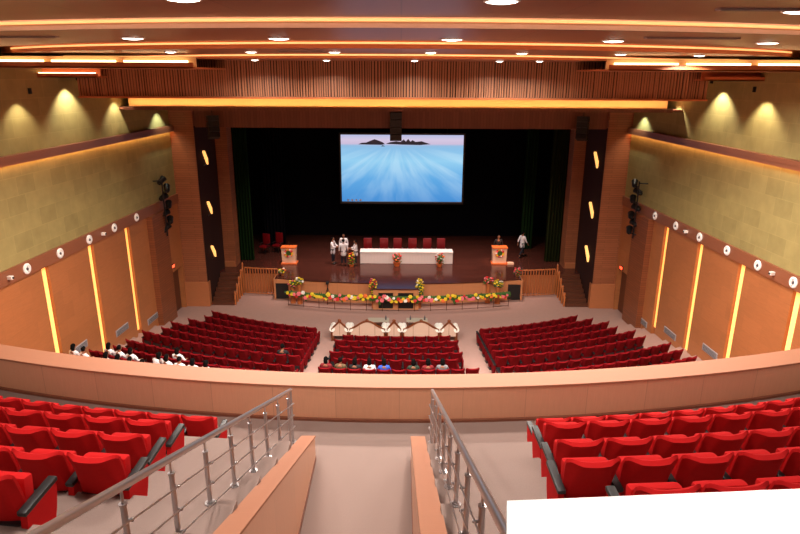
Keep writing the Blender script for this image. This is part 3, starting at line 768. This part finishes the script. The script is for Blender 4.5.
for sgn, side, y, k in ((-1, 'left', 25.06, 0), (-1, 'left', 19.2, 1), (1, 'right', 25.98, 0), (1, 'right', 20.1, 1)):
    t = empty('wall_camera', 'small white box camera on the %s wall band, %s the stage' % (side, 'nearer' if k == 0 else 'farther from'), 'camera', at_wall(sgn, y, 6.22, .105), wall_rot(sgn), 'small cameras on the wall bands')
    MB().rbox(-.06, .06, 0, .16, -.06, .06, .01).build('housing', M['white'], t); MB().tube((0, .16, 0), (0, .19, 0), .035, n=12).build('lens', M['blackp'], t, True)
for sgn, side, lst in ((-1, 'left', [(28.74, .95), (25.8, 1.6), (22.5, 2.2)]), (1, 'right', [(29.2, .75), (26.39, 1.3), (23.13, 1.9)])):
    for k, (y, z) in enumerate(lst):
        t = empty('air_vent', 'grey slatted air vent low on the %s wall, %s from the stage' % (side, ORD[k+1]), 'vent', at_wall(sgn, y, z, .0), wall_rot(sgn), 'low wall air vents')
        MB().rbox(-.55, .55, 0, .03, -.15, .15, .006).build('frame', M['grey'], t)
        b = MB(); [b.box(-.5, .5, .03, .04, -.12+.05*q, -.10+.05*q) for q in range(5)]; b.build('louvre', M['greydk'], t)
for sgn, side, y, z in ((-1, 'left', 31.6, 2.8), (1, 'right', 32.3, 2.62)):
    t = empty('exit_sign', 'small glowing red exit lamp over the %s door' % side, 'exit sign', at_wall(sgn, y, z, 0), wall_rot(sgn), 'red exit lamps')
    MB().rbox(-.19, .19, 0, .05, -.10, .10, .01).build('housing', M['blackp'], t); MB().rbox(-.15, .15, .05, .06, -.07, .07, .003).build('lamp_panel', M['exit'], t)
# sconces in the proscenium reveals
for sgn, side in ((-1, 'left'), (1, 'right')):
    for k, z in enumerate((8.2, 5.4, 2.85)):
        t = empty('wall_sconce', 'wedge shaped amber sconce inside the %s proscenium reveal, %s' % (side, ('top', 'middle', 'bottom')[k]), 'wall light', (sgn*10.79, 34.3, z), PI/2 if sgn > 0 else -PI/2, 'amber sconces in the proscenium reveals')
        b = MB(); b.prism([(-.22, -.05), (.22, .45), (.22, .62), (-.22, .12)], 0, .22, 'xz') if False else b.add([(-.34, .0, -.42), (.22, 0, .30), (.22, .0, .42), (-.34, 0, -.05), (-.34, .10, -.40), (.22, .14, .32), (.22, .14, .42), (-.34, .10, -.08)], [(0, 1, 2, 3), (4, 7, 6, 5), (0, 4, 5, 1), (1, 5, 6, 2), (2, 6, 7, 3), (3, 7, 4, 0)])
        b.build('shade', M['niche'], t); MB().rbox(-.40, .30, 0, .03, -.42, -.36, .005).build('bracket', M['blackm'], t)
# stage lighting rigs
rig = None
for sgn, side in ((-1, 'left'), (1, 'right')):
    x = sgn*11.8; y = 30.5
    t = empty('lighting_rig', 'black vertical pole of stage spotlights fixed to the %s wall' % side, 'lighting rig', (x, y, 4.75), 0, 'stage lighting poles')
    b = MB(); b.tube((0, 0, 0), (0, 0, 2.9), .035); b.tube((0, 0, .2), (sgn*.40, -.1, .2), .03); b.tube((0, 0, 2.8), (sgn*.40, -.1, 2.8), .03); b.build('pole', M['blackm'], t, True)
    for k in range(7):
        z = .25 + .4*k; s_ = 1 if k % 2 else -1
        T = Matrix.Rotation(math.radians(-random.uniform(60, 80)), 3, 'X'); T = Matrix.Rotation(math.radians(-sgn*25*0+s_*20), 3, 'Z') @ T
        b = MB(); b.lathe([(.09, 0), (.13, .06), (.14, .28), (.17, .44), (.13, .44)], (s_*.19, .08, z), 14, T); sp_ = b.build('spotlight', M['blackm'], t, True)
        MB().rbox(min(0, s_*.2), max(0, s_*.2), -.02, .02, z-.02, z+.02, .005).build('yoke', M['blackm'], sp_)

# ================================================================ CEILING THINGS
def ceil_light(x, y, z, r, w, label, group, spot=False):
    t = empty('ceiling_light', label, 'ceiling light', (x, y, z), 0, group)
    MB().lathe([(r+.03, 0), (r+.03, -.02), (r, -.025), (r, -.005)], n=24).build('trim_ring', M['white'], t, True)
    MB().lathe([(r, -.004), (r*.9, -.03), (r*.4, -.045), (.01, -.048)], n=24).build('diffuser', M['lamp'], t, True)
    if w:
        d = bpy.data.lights.new('downlight', 'AREA'); d.shape = 'DISK'; d.size = r*2; d.energy = w; d.color = WARM; d.spread = math.radians(150)
        o = bpy.data.objects.new('downlight', d); C.objects.link(o); o.parent = t; o.location = (0, 0, -.07)
    return t
CL = []
for k, (x, y) in enumerate(((-2.7, 8.3), (1.25, 8.35), (5.6, 9.4))): CL.append((x, y, 13.5, .20, .36, 'large round ceiling light at the top edge of the ceiling, %s of three' % ('leftmost', 'middle', 'rightmost')[k], 'big ceiling lights over the balcony'))
for k, (x, y) in enumerate(((-5.9, 14.5), (-2.65, 14.3), (1.1, 14.3), (4.7, 14.6), (8.4, 15.1))): CL.append((x, y, 13.36, .22, .8, 'round ceiling light on the second ceiling step, %s from the left' % ORD[k+1], 'ceiling lights on the second step'))
for k, (x, y) in enumerate(((-6.4, 18.2), (-4.1, 17.9), (-1.8, 17.7), (.8, 17.7), (3.3, 17.9), (6.1, 18.2), (8.6, 18.9))): CL.append((x, y, 13.20, .15, 1.9, 'small ceiling light on the third ceiling step, %s from the left' % ORD[k+1], 'ceiling lights on the third step'))
for k, (x, y) in enumerate(((-4.9, 21.9), (-2.5, 21.9), (.45, 21.9), (3.3, 21.9), (4.6, 21.7))): CL.append((x, y, 13.08, .12, .35, 'small ceiling light before the slatted bulkhead, %s from the left' % ORD[k+1], 'ceiling lights before the slats'))
for (x, y, z, r, f_, lab, g) in CL: ceil_light(x, y, z-.002, r, DOWN_W*f_, lab, g)
# added house lights, out of view, brightening the balcony and the white table
for x in (-8, -3, 1.0, 8):
    for y in (5.2, .9): ceil_light(x, y, 13.5-.002, .2, DOWN_W*(.46 if y > 3 else .14), 'added unseen house light above the balcony, %s from the left, %s row' % (ORD[1+[-8, -3, 1.0, 8].index(x)], 'front' if y > 3 else 'back'), 'added unseen house lights above the balcony')
# wall washers for the scallops
def scallop(x, y, z, sgn, w, col, label, ang=100):
    t = empty('wall_washer', label, 'wall light', (x, y, z), 0, 'ceiling washers along the side walls')
    MB().tube((0, 0, 0), (0, 0, .18), .06, n=12).build('can', M['blackm'], t, True)
    d = bpy.data.lights.new('washer', 'SPOT'); d.energy = w; d.color = col; d.spot_size = math.radians(ang); d.spot_blend = .6; d.shadow_soft_size = .05
    o = bpy.data.objects.new('washer', d); C.objects.link(o); o.parent = t; o.location = (0, 0, -.03)
    o.rotation_euler = (0, math.radians(-14*sgn), 0)
for sgn, side, ls in ((-1, 'left', [(31.6, 11.05, 70, (.85, 1, .85)), (27.6, 11.75, 90, (1, .88, .68)), (24.1, 12.35, 180, (1, .90, .70)), (21.2, 11.95, 60, (1, .86, .62))]),
                      (1, 'right', [(31.6, 11.0, 80, (.85, 1, .85)), (28.3, 11.65, 100, (1, .88, .68)), (25.0, 12.35, 190, (1, .90, .70)), (22.2, 12.1, 120, (1, .86, .62))])):
    for k, (y, z, w_, c_) in enumerate(ls): scallop(sgn*(wx(y)-.55), y, z, sgn, w_*2.3, c_, 'small black washer lamp high on the %s wall, %s from the stage' % (side, ORD[k+1]))
# black linear air slots and a few rods
for k, (x, y, z, w_) in enumerate(((-8.4, 14.2, 13.36, 2.0), (5.9, 13.4, 13.36, 1.9), (5.0, 9.2, 13.5, 1.3), (-2.6, 17, 13.2, 1.2))):
    MBs = MB(); MBs.box(-w_/2, w_/2, -.08, .08, -.03, 0); o = tag(MBs.build('linear_diffuser', M['grey'], None, loc=(x, y, z)), 'slim grey linear air diffuser in the ceiling, %s' % ('far left one', 'right of centre', 'nearest one at top right', 'left of centre, over the stalls')[k], 'diffuser', 'linear air diffusers')
    MB().box(-w_/2+.05, w_/2-.05, -.03, .03, -.035, -.03).build('slot', M['greydk'], o)
# hanging loudspeakers
for k, (x, y, z, w_, h_, rz) in enumerate(((-.25, 32.6, 9.35, .6, 1.45, 0), (-9.6, 32.4, 9.45, .55, 1.15, .5), (9.3, 32.4, 9.45, .55, 1.2, -.5))):
    t = empty('hanging_speaker', ('black hanging speaker column above the projection screen', 'black hanging speaker box at the top left of the stage opening', 'black hanging speaker box at the top right of the stage opening')[k], 'speaker', (x, y, z), rz, 'black hanging loudspeakers')
    n = 4
    for q in range(n):
        T = Matrix.Translation((0, .0, h_*(q+.5)/n)) @ Matrix.Rotation(math.radians(-3*(n-q)*(0 if k == 0 else 1.5)), 4, 'X')
        MB().rbox(-w_/2, w_/2, -.25, .25, -h_/n/2+.01, h_/n/2-.01, .02, T).build('cabinet', M['blackp'], t)
    b = MB(); b.tube((0, 0, h_), (0, 0, 11.12-z), .02); b.build('hanger', M['blackm'], t)

# ================================================================ STAGE THINGS
# screen
sc_ = empty('projection_screen', 'big projection screen showing a blue seascape with dark rocks', 'screen', (.1, 42, 4.24))
me = bpy.data.meshes.new('picture'); hw, hh = 4.1, 4.56
me.from_pydata([(-hw, 0, 0), (hw, 0, 0), (hw, 0, hh), (-hw, 0, hh)], [], [(0, 1, 2, 3)]); uv = me.uv_layers.new()
for i, c_ in enumerate(((0, 0), (1, 0), (1, 1), (0, 1))): uv.data[i].uv = c_
me.materials.append(M['screen']); link(me, 'picture', sc_)
b = MB(); b.box(-hw-.12, hw+.12, .005, .06, -.12, hh+.12); b.build('screen_frame', M['blackp'], sc_)
for x_ in (-3, 3): MB().tube((x_, .1, hh+.1), (x_, .1, 12.6-4.24), .015, n=6).build('hanger', M['blackm'], sc_)
rk = mat('dark rocks', srgb(52, 40, 46), .9, emit=srgb(52, 44, 50), estr=.8)
def rock(pts, y=-.01): n_ = len(pts); MB().prism(pts, y-.005, y, 'xz').build('rock_picture', rk, sc_)
rock([(-2.95, 3.93), (-2.7, 4.03), (-2.4, 4.05), (-2.1, 4.17), (-1.85, 4.27), (-1.6, 4.19), (-1.3, 4.07), (-1.15, 3.95), (-1.4, 3.9), (-2.2, 3.91)])
rock([(-1.1, 3.97), (-.8, 4.08), (-.4, 4.14), (-.1, 4.10), (.1, 4.27), (.25, 4.12), (.4, 4.30), (.55, 4.12), (.7, 4.22), (.9, 4.1), (1.3, 4.15), (1.6, 4.05), (1.9, 3.96), (1.2, 3.9), (0, 3.92)])
rock([(-1.42, 3.80), (-1.3, 3.88), (-1.12, 3.80)]); 
for q in range(4): MB().box(-hw+.35+q*.28, -hw+.5+q*.28, -.012, -.005, .10, .2).build('taskbar_icon', M['white'], sc_)
MB().box(-hw, hw, -.012, -.005, 0, .06).build('taskbar', M['greycl'], sc_)
# drapes
def curtain(x0, x1, y, m, label, nf):
    n = nf*8; a = [(x0+(x1-x0)*k/n, y+.10*math.sin(2*PI*k/8)) for k in range(n+1)]
    b = MB(); b.band(a, [(x, yy+.03) for x, yy in a], ZS+.02, 12.5); tag(b.build('stage_curtain', m, None, True, 80), label, 'curtain', 'tall stage curtains')
curtain(-10.75, -9.3, 38.0, M['green'], 'green pleated stage curtain by the left proscenium', 8)
curtain(9.2, 10.5, 38.0, M['olive'], 'dark olive pleated stage curtain by the right proscenium', 7)
curtain(8.2, 9.0, 41.0, M['green'], 'narrow green stage curtain right of the screen', 4)
curtain(-9.3, -7.9, 41.5, M['black'], 'black pleated leg curtain behind the left wing', 6)
# head table
t = empty('head_table', 'long table with pleated white skirt in the middle of the stage', 'table', (.4, 37.7, ZS))
b = MB(); n = 160; a = [(-2.9+5.8*k/n, -.38+.012*math.sin(k*2.4)) for k in range(n+1)]; b.band(a, [(x, y+.02) for x, y in a], .02, .76); b.build('skirt', M['cloth'], t, True, 60)
b = MB(); b.rbox(-2.92, 2.92, -.40, .4, .74, .78, .012); b.build('tabletop_cloth', M['cloth'], t)
b = MB(); b.box(-2.9, -2.88, -.38, .38, .02, .76); b.box(2.88, 2.9, -.38, .38, .02, .76); b.build('side_skirt', M['cloth'], t)
for x in (-2.8, 2.8):
    for y in (-.3, .3): MB().box(x-.02, x+.02, y-.02, y+.02, 0, .74).build('leg', M['blackm'], t)
for k, x in enumerate((-2.1, -1.05, -.16, .8, 1.75, 2.65)):
    lab = 'red high backed chair behind the head table, %s from the left' % ORD[k+1]
    if k == 0:
        hc = empty('high_back_chair', lab, 'chair', (x, 38.55, ZS), PI, 'red chairs behind the head table')
        b = MB(); b.rbox(-.26, .26, -.30, .24, .42, .52, .04); b.build('seat', M['redleather'], hc, True)
        b = MB(); b.rbox(-.27, .27, -.36, -.26, .55, 1.28, .045); b.build('backrest', M['redleather'], hc, True)
        for s in (-1, 1): b = MB(); b.rbox(s*.30-.03, s*.30+.03, -.28, .16, .62, .67, .015); b.box(s*.30-.015, s*.30+.015, -.05, .0, .45, .63); b.build('armrest', M['blackp'], hc)
        for x_ in (-.22, .22):
            for y_ in (-.25, .2): MB().tube((x_, y_, 0), (x_, y_, .43), .022).build('leg', M['blackm'], hc)
    else: copy_tree(hc, (x, 38.55, ZS), PI, lab)
for k, (x, y) in enumerate(((-9.0, 39.6), (-8.2, 39.9))):
    copy_tree(hc, (x, y, ZS), PI-.4, 'red high backed chair in the dark left wing, %s one' % ('outer', 'inner')[k], 'red chairs in the left wing')
# flowers --------------------------------------------------------------
bloss = []
def blossom_mesh(r=.07):
    b = MB()
    for k in range(6):
        a = 2*PI*k/6; b.ball((math.cos(a)*r*.6, math.sin(a)*r*.6, 0), (r*.5, r*.5, r*.35), 6, 4)
    b.ball((0, 0, r*.2), (r*.4, r*.4, r*.4), 6, 4); return b
BL = {c_: blossom_mesh().mesh('blossom', M[c_], True) for c_ in set(FLC)}
def bouquet(name, label, loc, w_, h_, n, cols, pot=None, potm='lectern', group='flower arrangements on and before the stage', base=0.0):
    t = empty(name, label, 'flowers', loc, 0, group)
    if pot: r0, r1, hp = pot; b = MB(); b.lathe([(r0, 0), (r1, hp*.9), (r1*1.08, hp), (r1*.9, hp)], n=14); b.build('pot', M[potm], t, True); base = hp
    b = MB()
    for k in range(int(n*1.6)):
        a = random.uniform(0, 2*PI); r = random.uniform(.2, 1)*w_/2; z = base + random.uniform(0, 1)*h_*(1-.5*r/(w_/2)); d = Vector((math.cos(a), math.sin(a), random.uniform(-.2, .9))).normalized()
        p = Vector((math.cos(a)*r*.7, math.sin(a)*r*.7, z)); s_ = d.orthogonal().normalized()*.035; q = p + d*.17; mid = (p+q)/2
        b.add([p, mid+s_, q, mid-s_, mid+d.cross(s_)*.3], [(0, 1, 4), (1, 2, 4), (2, 3, 4), (3, 0, 4)])
    b.ball((0, 0, base+h_*.4), (w_*.3, w_*.3, h_*.42), 10, 8)
    b.build('foliage', M['leaf'], t)
    for k in range(n):
        a = 2*PI*k*.618; f_ = (k+.5)/n; r = w_/2*math.sin(PI*min(.9, .15+.8*(1-f_)))*.95; z = base + h_*(.1+.9*f_)
        link(BL[cols[k % len(cols)]], 'blossom', t, (math.cos(a)*r, math.sin(a)*r, z), (random.uniform(-.8, .8), random.uniform(-.8, .8), a))
    return t
bouquet('flower_basket', 'basket of red and orange flowers before the table, left of two', (-.2, 36.9, ZS), .55, .55, 22, ['forange', 'fred', 'fpink'], (.16, .24, .25), 'lecternor')
bouquet('flower_basket', 'basket of red and white flowers before the table, right of two', (2.45, 36.8, ZS), .55, .65, 22, ['fred', 'forange', 'fwhite'], (.14, .2, .2), 'lecternor')
bouquet('flower_basket', 'tall basket of yellow flowers beside the people on stage', (-3.0, 36.7, ZS), .35, .75, 20, ['fyel', 'forange', 'fyel', 'fred'], (.12, .16, .15), 'lecternor')
bouquet('flower_arrangement', 'tall cascade of red and yellow flowers left of the central stage box', (-1.5, 32.9, 0), .42, .95, 34, ['fred', 'fyel', 'fyel', 'fpink', 'fred'], (.10, .10, .75), 'balus')
bouquet('flower_arrangement', 'tall cascade of white and yellow flowers right of the central stage box', (1.12, 32.9, 0), .42, .95, 34, ['fyel', 'fyel', 'fwhite', 'fyel'], (.10, .10, .75), 'balus')
for k, (x, y, c_, lb, h_) in enumerate(((-5.75, 33.5, ['fyel', 'fyel', 'fwhite'], 'yellow flowers on a wooden stand at the left end of the railing', 1.15), (-6.15, 33.6, ['fpink', 'fred', 'fyel'], 'pink and red flowers on a wooden stand at the left end of the railing', .95),
                                ((5.65), 33.7, ['fyel', 'fwhite', 'fyel'], 'yellow flowers on a wooden stand at the right end of the railing', 1.0), (5.1, 33.8, ['fpink', 'fred'], 'pink flowers on a wooden stand inside the right end of the railing', 1.15))):
    bouquet('flower_arrangement', lb, (x, y, 0), .5, .4, 18, c_, (.16, .10, h_), 'balus')
bouquet('flower_arrangement', 'small yellow and white bunch by the left balustrade end', (-6.95, 34.9, ZS), .4, .3, 12, ['fyel', 'fwhite', 'forange'], (.08, .12, .12), 'balus')
bouquet('flower_arrangement', 'red and pink bunch by the right balustrade end', (6.95, 34.9, ZS), .45, .4, 14, ['fred', 'fpink', 'fred'], (.08, .12, .12), 'balus')
# lecterns
for k, (x, y, side) in enumerate(((-6.95, 37.4, 'left'), (6.25, 37.6, 'right'))):
    t = empty('lectern', 'pale lectern dressed with flowers on the %s of the stage' % side, 'lectern', (x, y, ZS), .0, 'lecterns on the stage')
    b = MB(); b.prism([(-.42, .08), (.42, .08), (.46, 1.02), (-.46, 1.02)], -.22, .22, 'xz'); b.build('body', M['lectern'], t)
    b = MB(); b.rbox(-.5, .5, -.32, .32, 0, .08, .01); b.build('base', M['lecternor'], t)
    b = MB(); b.rbox(-.48, .48, -.30, .28, 1.02, 1.10, .012); b.build('top', M['lecternor'], t)
    for q in range(16):
        a = 2*PI*q/16; link(BL[FLC[q % 5]], 'blossom', t, (math.cos(a)*.22, -.27, .72+math.sin(a)*.22), (PI/2, 0, a))
    b = MB(); b.ball((0, -.235, .72), (.24, .04, .24), 14, 8); b.build('foliage', M['leaf'], t)
    b = MB(); b.path([(0, .1, 1.1), (0, .05, 1.3), (0, -.05, 1.42)], .008); b.build('microphone', M['blackm'], t)
t = empty('step_block', 'low pale block standing beside the right lectern', 'block', (6.95, 37.4, ZS)); MB().rbox(-.2, .2, -.15, .15, 0, .12, .01).build('block', M['lectern'], t)
for x, y in ((-6.95, 37.4), (6.25, 37.6), ):
    d = bpy.data.lights.new('stage_spot', 'SPOT'); d.energy = 2200 if x > 0 else 1100; d.color = (1, .55, .3); d.spot_size = math.radians(12 if x < 0 else 16); d.spot_blend = .7; d.shadow_soft_size = .1
    o = bpy.data.objects.new('stage_spot', d); C.objects.link(o); o.location = (x*1.0, 33.9, 9.7); o.rotation_euler = (Vector((x, y-.1, 1.9))-Vector(o.location)).to_track_quat('-Z', 'Y').to_euler()
for k, x in enumerate((-6, -2, 2, 6)):  # lamps added out of sight behind the header to brighten the stage
    t = empty('added_batten_light', 'added black stage lamp hidden behind the top of the stage opening, %s from the left' % ORD[k+1], 'stage light', (x, 36.2, 11.6), 0, 'added stage lamps behind the header')
    MB().lathe([(.10, -.3), (.13, -.28), (.12, 0), (.04, .06)], n=14).build('can', M['blackm'], t, True); MB().tube((0, 0, .05), (0, 0, 1.0), .02).build('hanger', M['blackm'], t)
    d = bpy.data.lights.new('added_stage_lamp', 'SPOT'); d.energy = 3000; d.color = (1, .76, .66); d.spot_size = math.radians(75); d.spot_blend = 1; d.shadow_soft_size = .12
    o = bpy.data.objects.new('added_stage_lamp', d); C.objects.link(o); o.parent = t; o.location = (0, 0, -.32); o.rotation_euler = (math.radians(8), 0, 0)
# iron railing with the garland in front of the stage
rl = arc(-.15, 32.35+24, 24, -6.35, 6.2, 14)
t = empty('iron_railing', 'thin curved iron railing standing before the stage front', 'railing', (0, 32.35, 0))
L_ = lambda p, z: (p[0], p[1]-32.35, z)
b = MB(); b.path([L_(p, .82) for p in rl], .018, 6); b.build('top_rail', M['iron'], t); b = MB(); b.path([L_(p, .06) for p in rl], .015, 6); b.build('bottom_rail', M['iron'], t)
for p in rl: MB().tube(L_(p, 0), L_(p, .84), .016, n=6).build('post', M['iron'], t)
g = empty('flower_garland', 'long garland of mixed flowers draped along the iron railing', 'garland', (0, 32.35, 0))
gl = arc(-.15, 32.35+24, 24.02, -6.35, 6.2, 96)
b = MB()
for k, p in enumerate(gl):
    rr = .12 + .06*math.sin(k*.9)**2 + (.12 if k % 16 == 8 else 0)
    b.ball(L_(p, .78 - (rr-.12)*.8), (.11, .12, rr), 8, 6)
for k in range(620):
    p = random.choice(gl); d = Vector((random.uniform(-1, 1), random.uniform(-1, .2), random.uniform(-1, .7))).normalized(); c_ = Vector(L_(p, .78)); s_ = d.orthogonal().normalized()*.03; q = c_+d*.24; mid = (c_+q)/2
    b.add([c_, mid+s_, q, mid-s_, mid+d.cross(s_)*.3], [(0, 1, 4), (1, 2, 4), (2, 3, 4), (3, 0, 4)])
b.build('foliage', M['leaf'], g)
cl_ = ['fyel', 'fred', 'fpink', 'fwhite', 'fyel', 'forange']
BLg = {c_: blossom_mesh(.12).mesh('blossom', M[c_], True) for c_ in set(cl_)}
for k in range(96):
    p = gl[k]; c_ = cl_[(k//3 + (k % 2)) % 6] if random.random() < .8 else random.choice(cl_)
    link(BLg[c_], 'blossom', g, L_((p[0], p[1]-.12), .79+random.uniform(-.17, .13)), (PI/2+random.uniform(-.9, .1), 0, random.uniform(-.4, .4))).scale = (random.uniform(.6, 1.15),)*3
# tripod
t = empty('camera_tripod', 'small black camera tripod before the left stage front', 'tripod', (-4.15, 33.6, 0))
for k in range(3): a = 2*PI*k/3+.5; MB().tube((math.cos(a)*.32, math.sin(a)*.32, 0), (0, 0, .95), .018, n=6).build('leg', M['blackm'], t)
MB().tube((0, 0, .9), (0, 0, 1.15), .02).build('column', M['blackm'], t); MB().rbox(-.08, .08, -.1, .1, 1.15, 1.3, .02).build('camera_body', M['blackp'], t)
# stairs, newels, balustrades at both sides
for sgn, side in ((-1, 'left'), (1, 'right')):
    b = MB(); n = 7
    for k in range(n):
        x0, x1 = sorted((sgn*9.45, sgn*10.72)); b.box(x0, x1, 33.15+.33*k, 35.5, ZS/n*k, ZS/n*(k+1)-.002)
    struct(b.build('stage_stairs', M['darkwood']))
    t = empty('stair_railing', 'stepped wooden newels along the %s stage stairs' % side, 'railing', (sgn*9.38, 33.2, 0), 0, 'wooden stair railings')
    for k in range(5):
        y = .05+.5*k; zb = max(0, ZS/2.31*(y-.0)); zb = min(zb, ZS)
        b = MB(); b.rbox(-.045, .045, y-.045, y+.045, 0, zb+.62, .01); b.lathe([(.03, zb+.62), (.06, zb+.68), (.05, zb+.76), (.015, zb+.82)], (0, y, 0), 10); b.build('newel_post', M['balus'], t, True)
    b = MB(); b.tube((0, .05, .5), (0, 2.05, 1.6), .03); b.build('handrail', M['balus'], t, True)
    pts = [(sgn*(9.25 - 2.0*k/12), 35.2 - .25*math.sin(PI*.5*k/12)) for k in range(13)]
    t = empty('balustrade', 'curved wooden slat balustrade between the stage and the %s stairs' % side, 'railing', (sgn*8.3, 35.1, 0), 0, 'wooden slat balustrades')
    q_ = [(x-sgn*8.3, y-35.1) for x, y in pts]
    b = MB(); b.path([(x, y, 1.62) for x, y in q_], .04, 8); b.build('top_rail', M['balus'], t, True)
    b = MB(); b.path([(x, y, .06) for x, y in q_], .035, 8); b.build('bottom_rail', M['balus'], t, True)
    for x, y in q_: b = MB(); b.lathe([(.03, .06), (.045, .5), (.03, .9), (.04, 1.3), (.03, 1.6)], (x, y, 0), 8); b.build('baluster', M['balus'], t, True)
# sofas before the centre block ---------------------------------------
def sofa(x, wid, label, y=28.35):
    t = empty('sofa' if wid > 1 else 'armchair', label, 'sofa' if wid > 1 else 'armchair', (x, y, 0), 0, 'cream seats with carved frames')
    h = wid/2; pk = 1.08; lo = .68
    def out(u): return lo + (pk-lo)*(1-abs(u)**(.9 if wid < 1 else 1.1))+ (.03*math.sin(abs(u)*PI*2) if wid > 1 else 0)
    n = 16; us = [-1+2*k/n for k in range(n+1)]
    poly = [(-h+.02, .30)] + [(u*h*.97, out(u)-.02) for u in us] + [(h-.02, .30)]
    b = MB(); b.prism(poly, -.16, -.06, 'xz'); b.build('backrest', M['cream'], t)
    b = MB(); b.path([(-h, -.14, .05)]+[(u*h, -.14, out(u)) for u in us]+[(h, -.14, .05)], .05, 8); b.ball((0, -.14, pk+.03), (.09, .06, .09), 10, 8); b.build('frame', M['gold'], t, True)
    b = MB(); b.rbox(-h+.05, h-.05, -.06, .6, .25, .46, .05); b.build('seat', M['cream'], t, True)
    for s in (-1, 1): b = MB(); b.tube((s*(h-.02), -.18, .66), (s*(h-.02), .58, .58), .14, .14, 16); b.box(s*(h-.02)-.06, s*(h-.02)+.06, -.05, .55, .2, .6); b.build('armrest', M['fwhite'], t, True)
    for x_ in (-h+.08, h-.08):
        for y_ in (-.1, .52): MB().tube((x_, y_, 0), (x_, y_, .26), .025, .035, 8).build('leg', M['gold'], t)
    ns = 1 if wid < 1 else 2
    for q in range(ns): xx = 0 if ns == 1 else (q-.5)*wid*.45; MB().box(xx-.008, xx+.008, -.168, -.16, .32, out(xx/h)-.05).build('seam', M['gold'], t)
sofa(-2.95, .78, 'single cream armchair with peaked carved frame, far left before centre seats'); sofa(-1.6, 1.7, 'wide cream sofa with peaked carved frame, left of the two sofas'); sofa(-.28, .66, 'single cream armchair with peaked carved frame, between the two sofas')
sofa(1.05, 1.72, 'wide cream sofa with peaked carved frame, right of the two sofas'); sofa(2.42, .78, 'single cream armchair with peaked carved frame, far right before centre seats')
for k, x in enumerate((-1.1, .9)):
    t = empty('coffee_table', 'low glass coffee table in front of the %s sofa' % ('left', 'right')[k], 'table', (x, 30.0, 0), 0, 'glass coffee tables')
    b = MB(); b.rbox(-.55, .55, -.28, .28, .42, .44, .006); b.build('glass_top', M['glass'], t)
    for x_ in (-.5, .5):
        for y_ in (-.22, .22): MB().tube((x_, y_, 0), (x_, y_, .42), .02, n=8).build('leg', M['gold'], t)
for k, (x, y) in enumerate(((-.72, 30.0), (.55, 30.0), (1.3, 30.0))):
    b = MB(); b.lathe([(.035, 0), (.04, .02), (.04, .16), (.015, .2), (.015, .25)], n=10)
    tag(b.build('water_bottle', M['greydk'], None, True, loc=(x, y, .44)), ('dark bottle on the left coffee table', 'dark bottle at the left end of the right coffee table', 'dark bottle at the right end of the right coffee table')[k], 'bottle', 'bottles on the coffee tables')
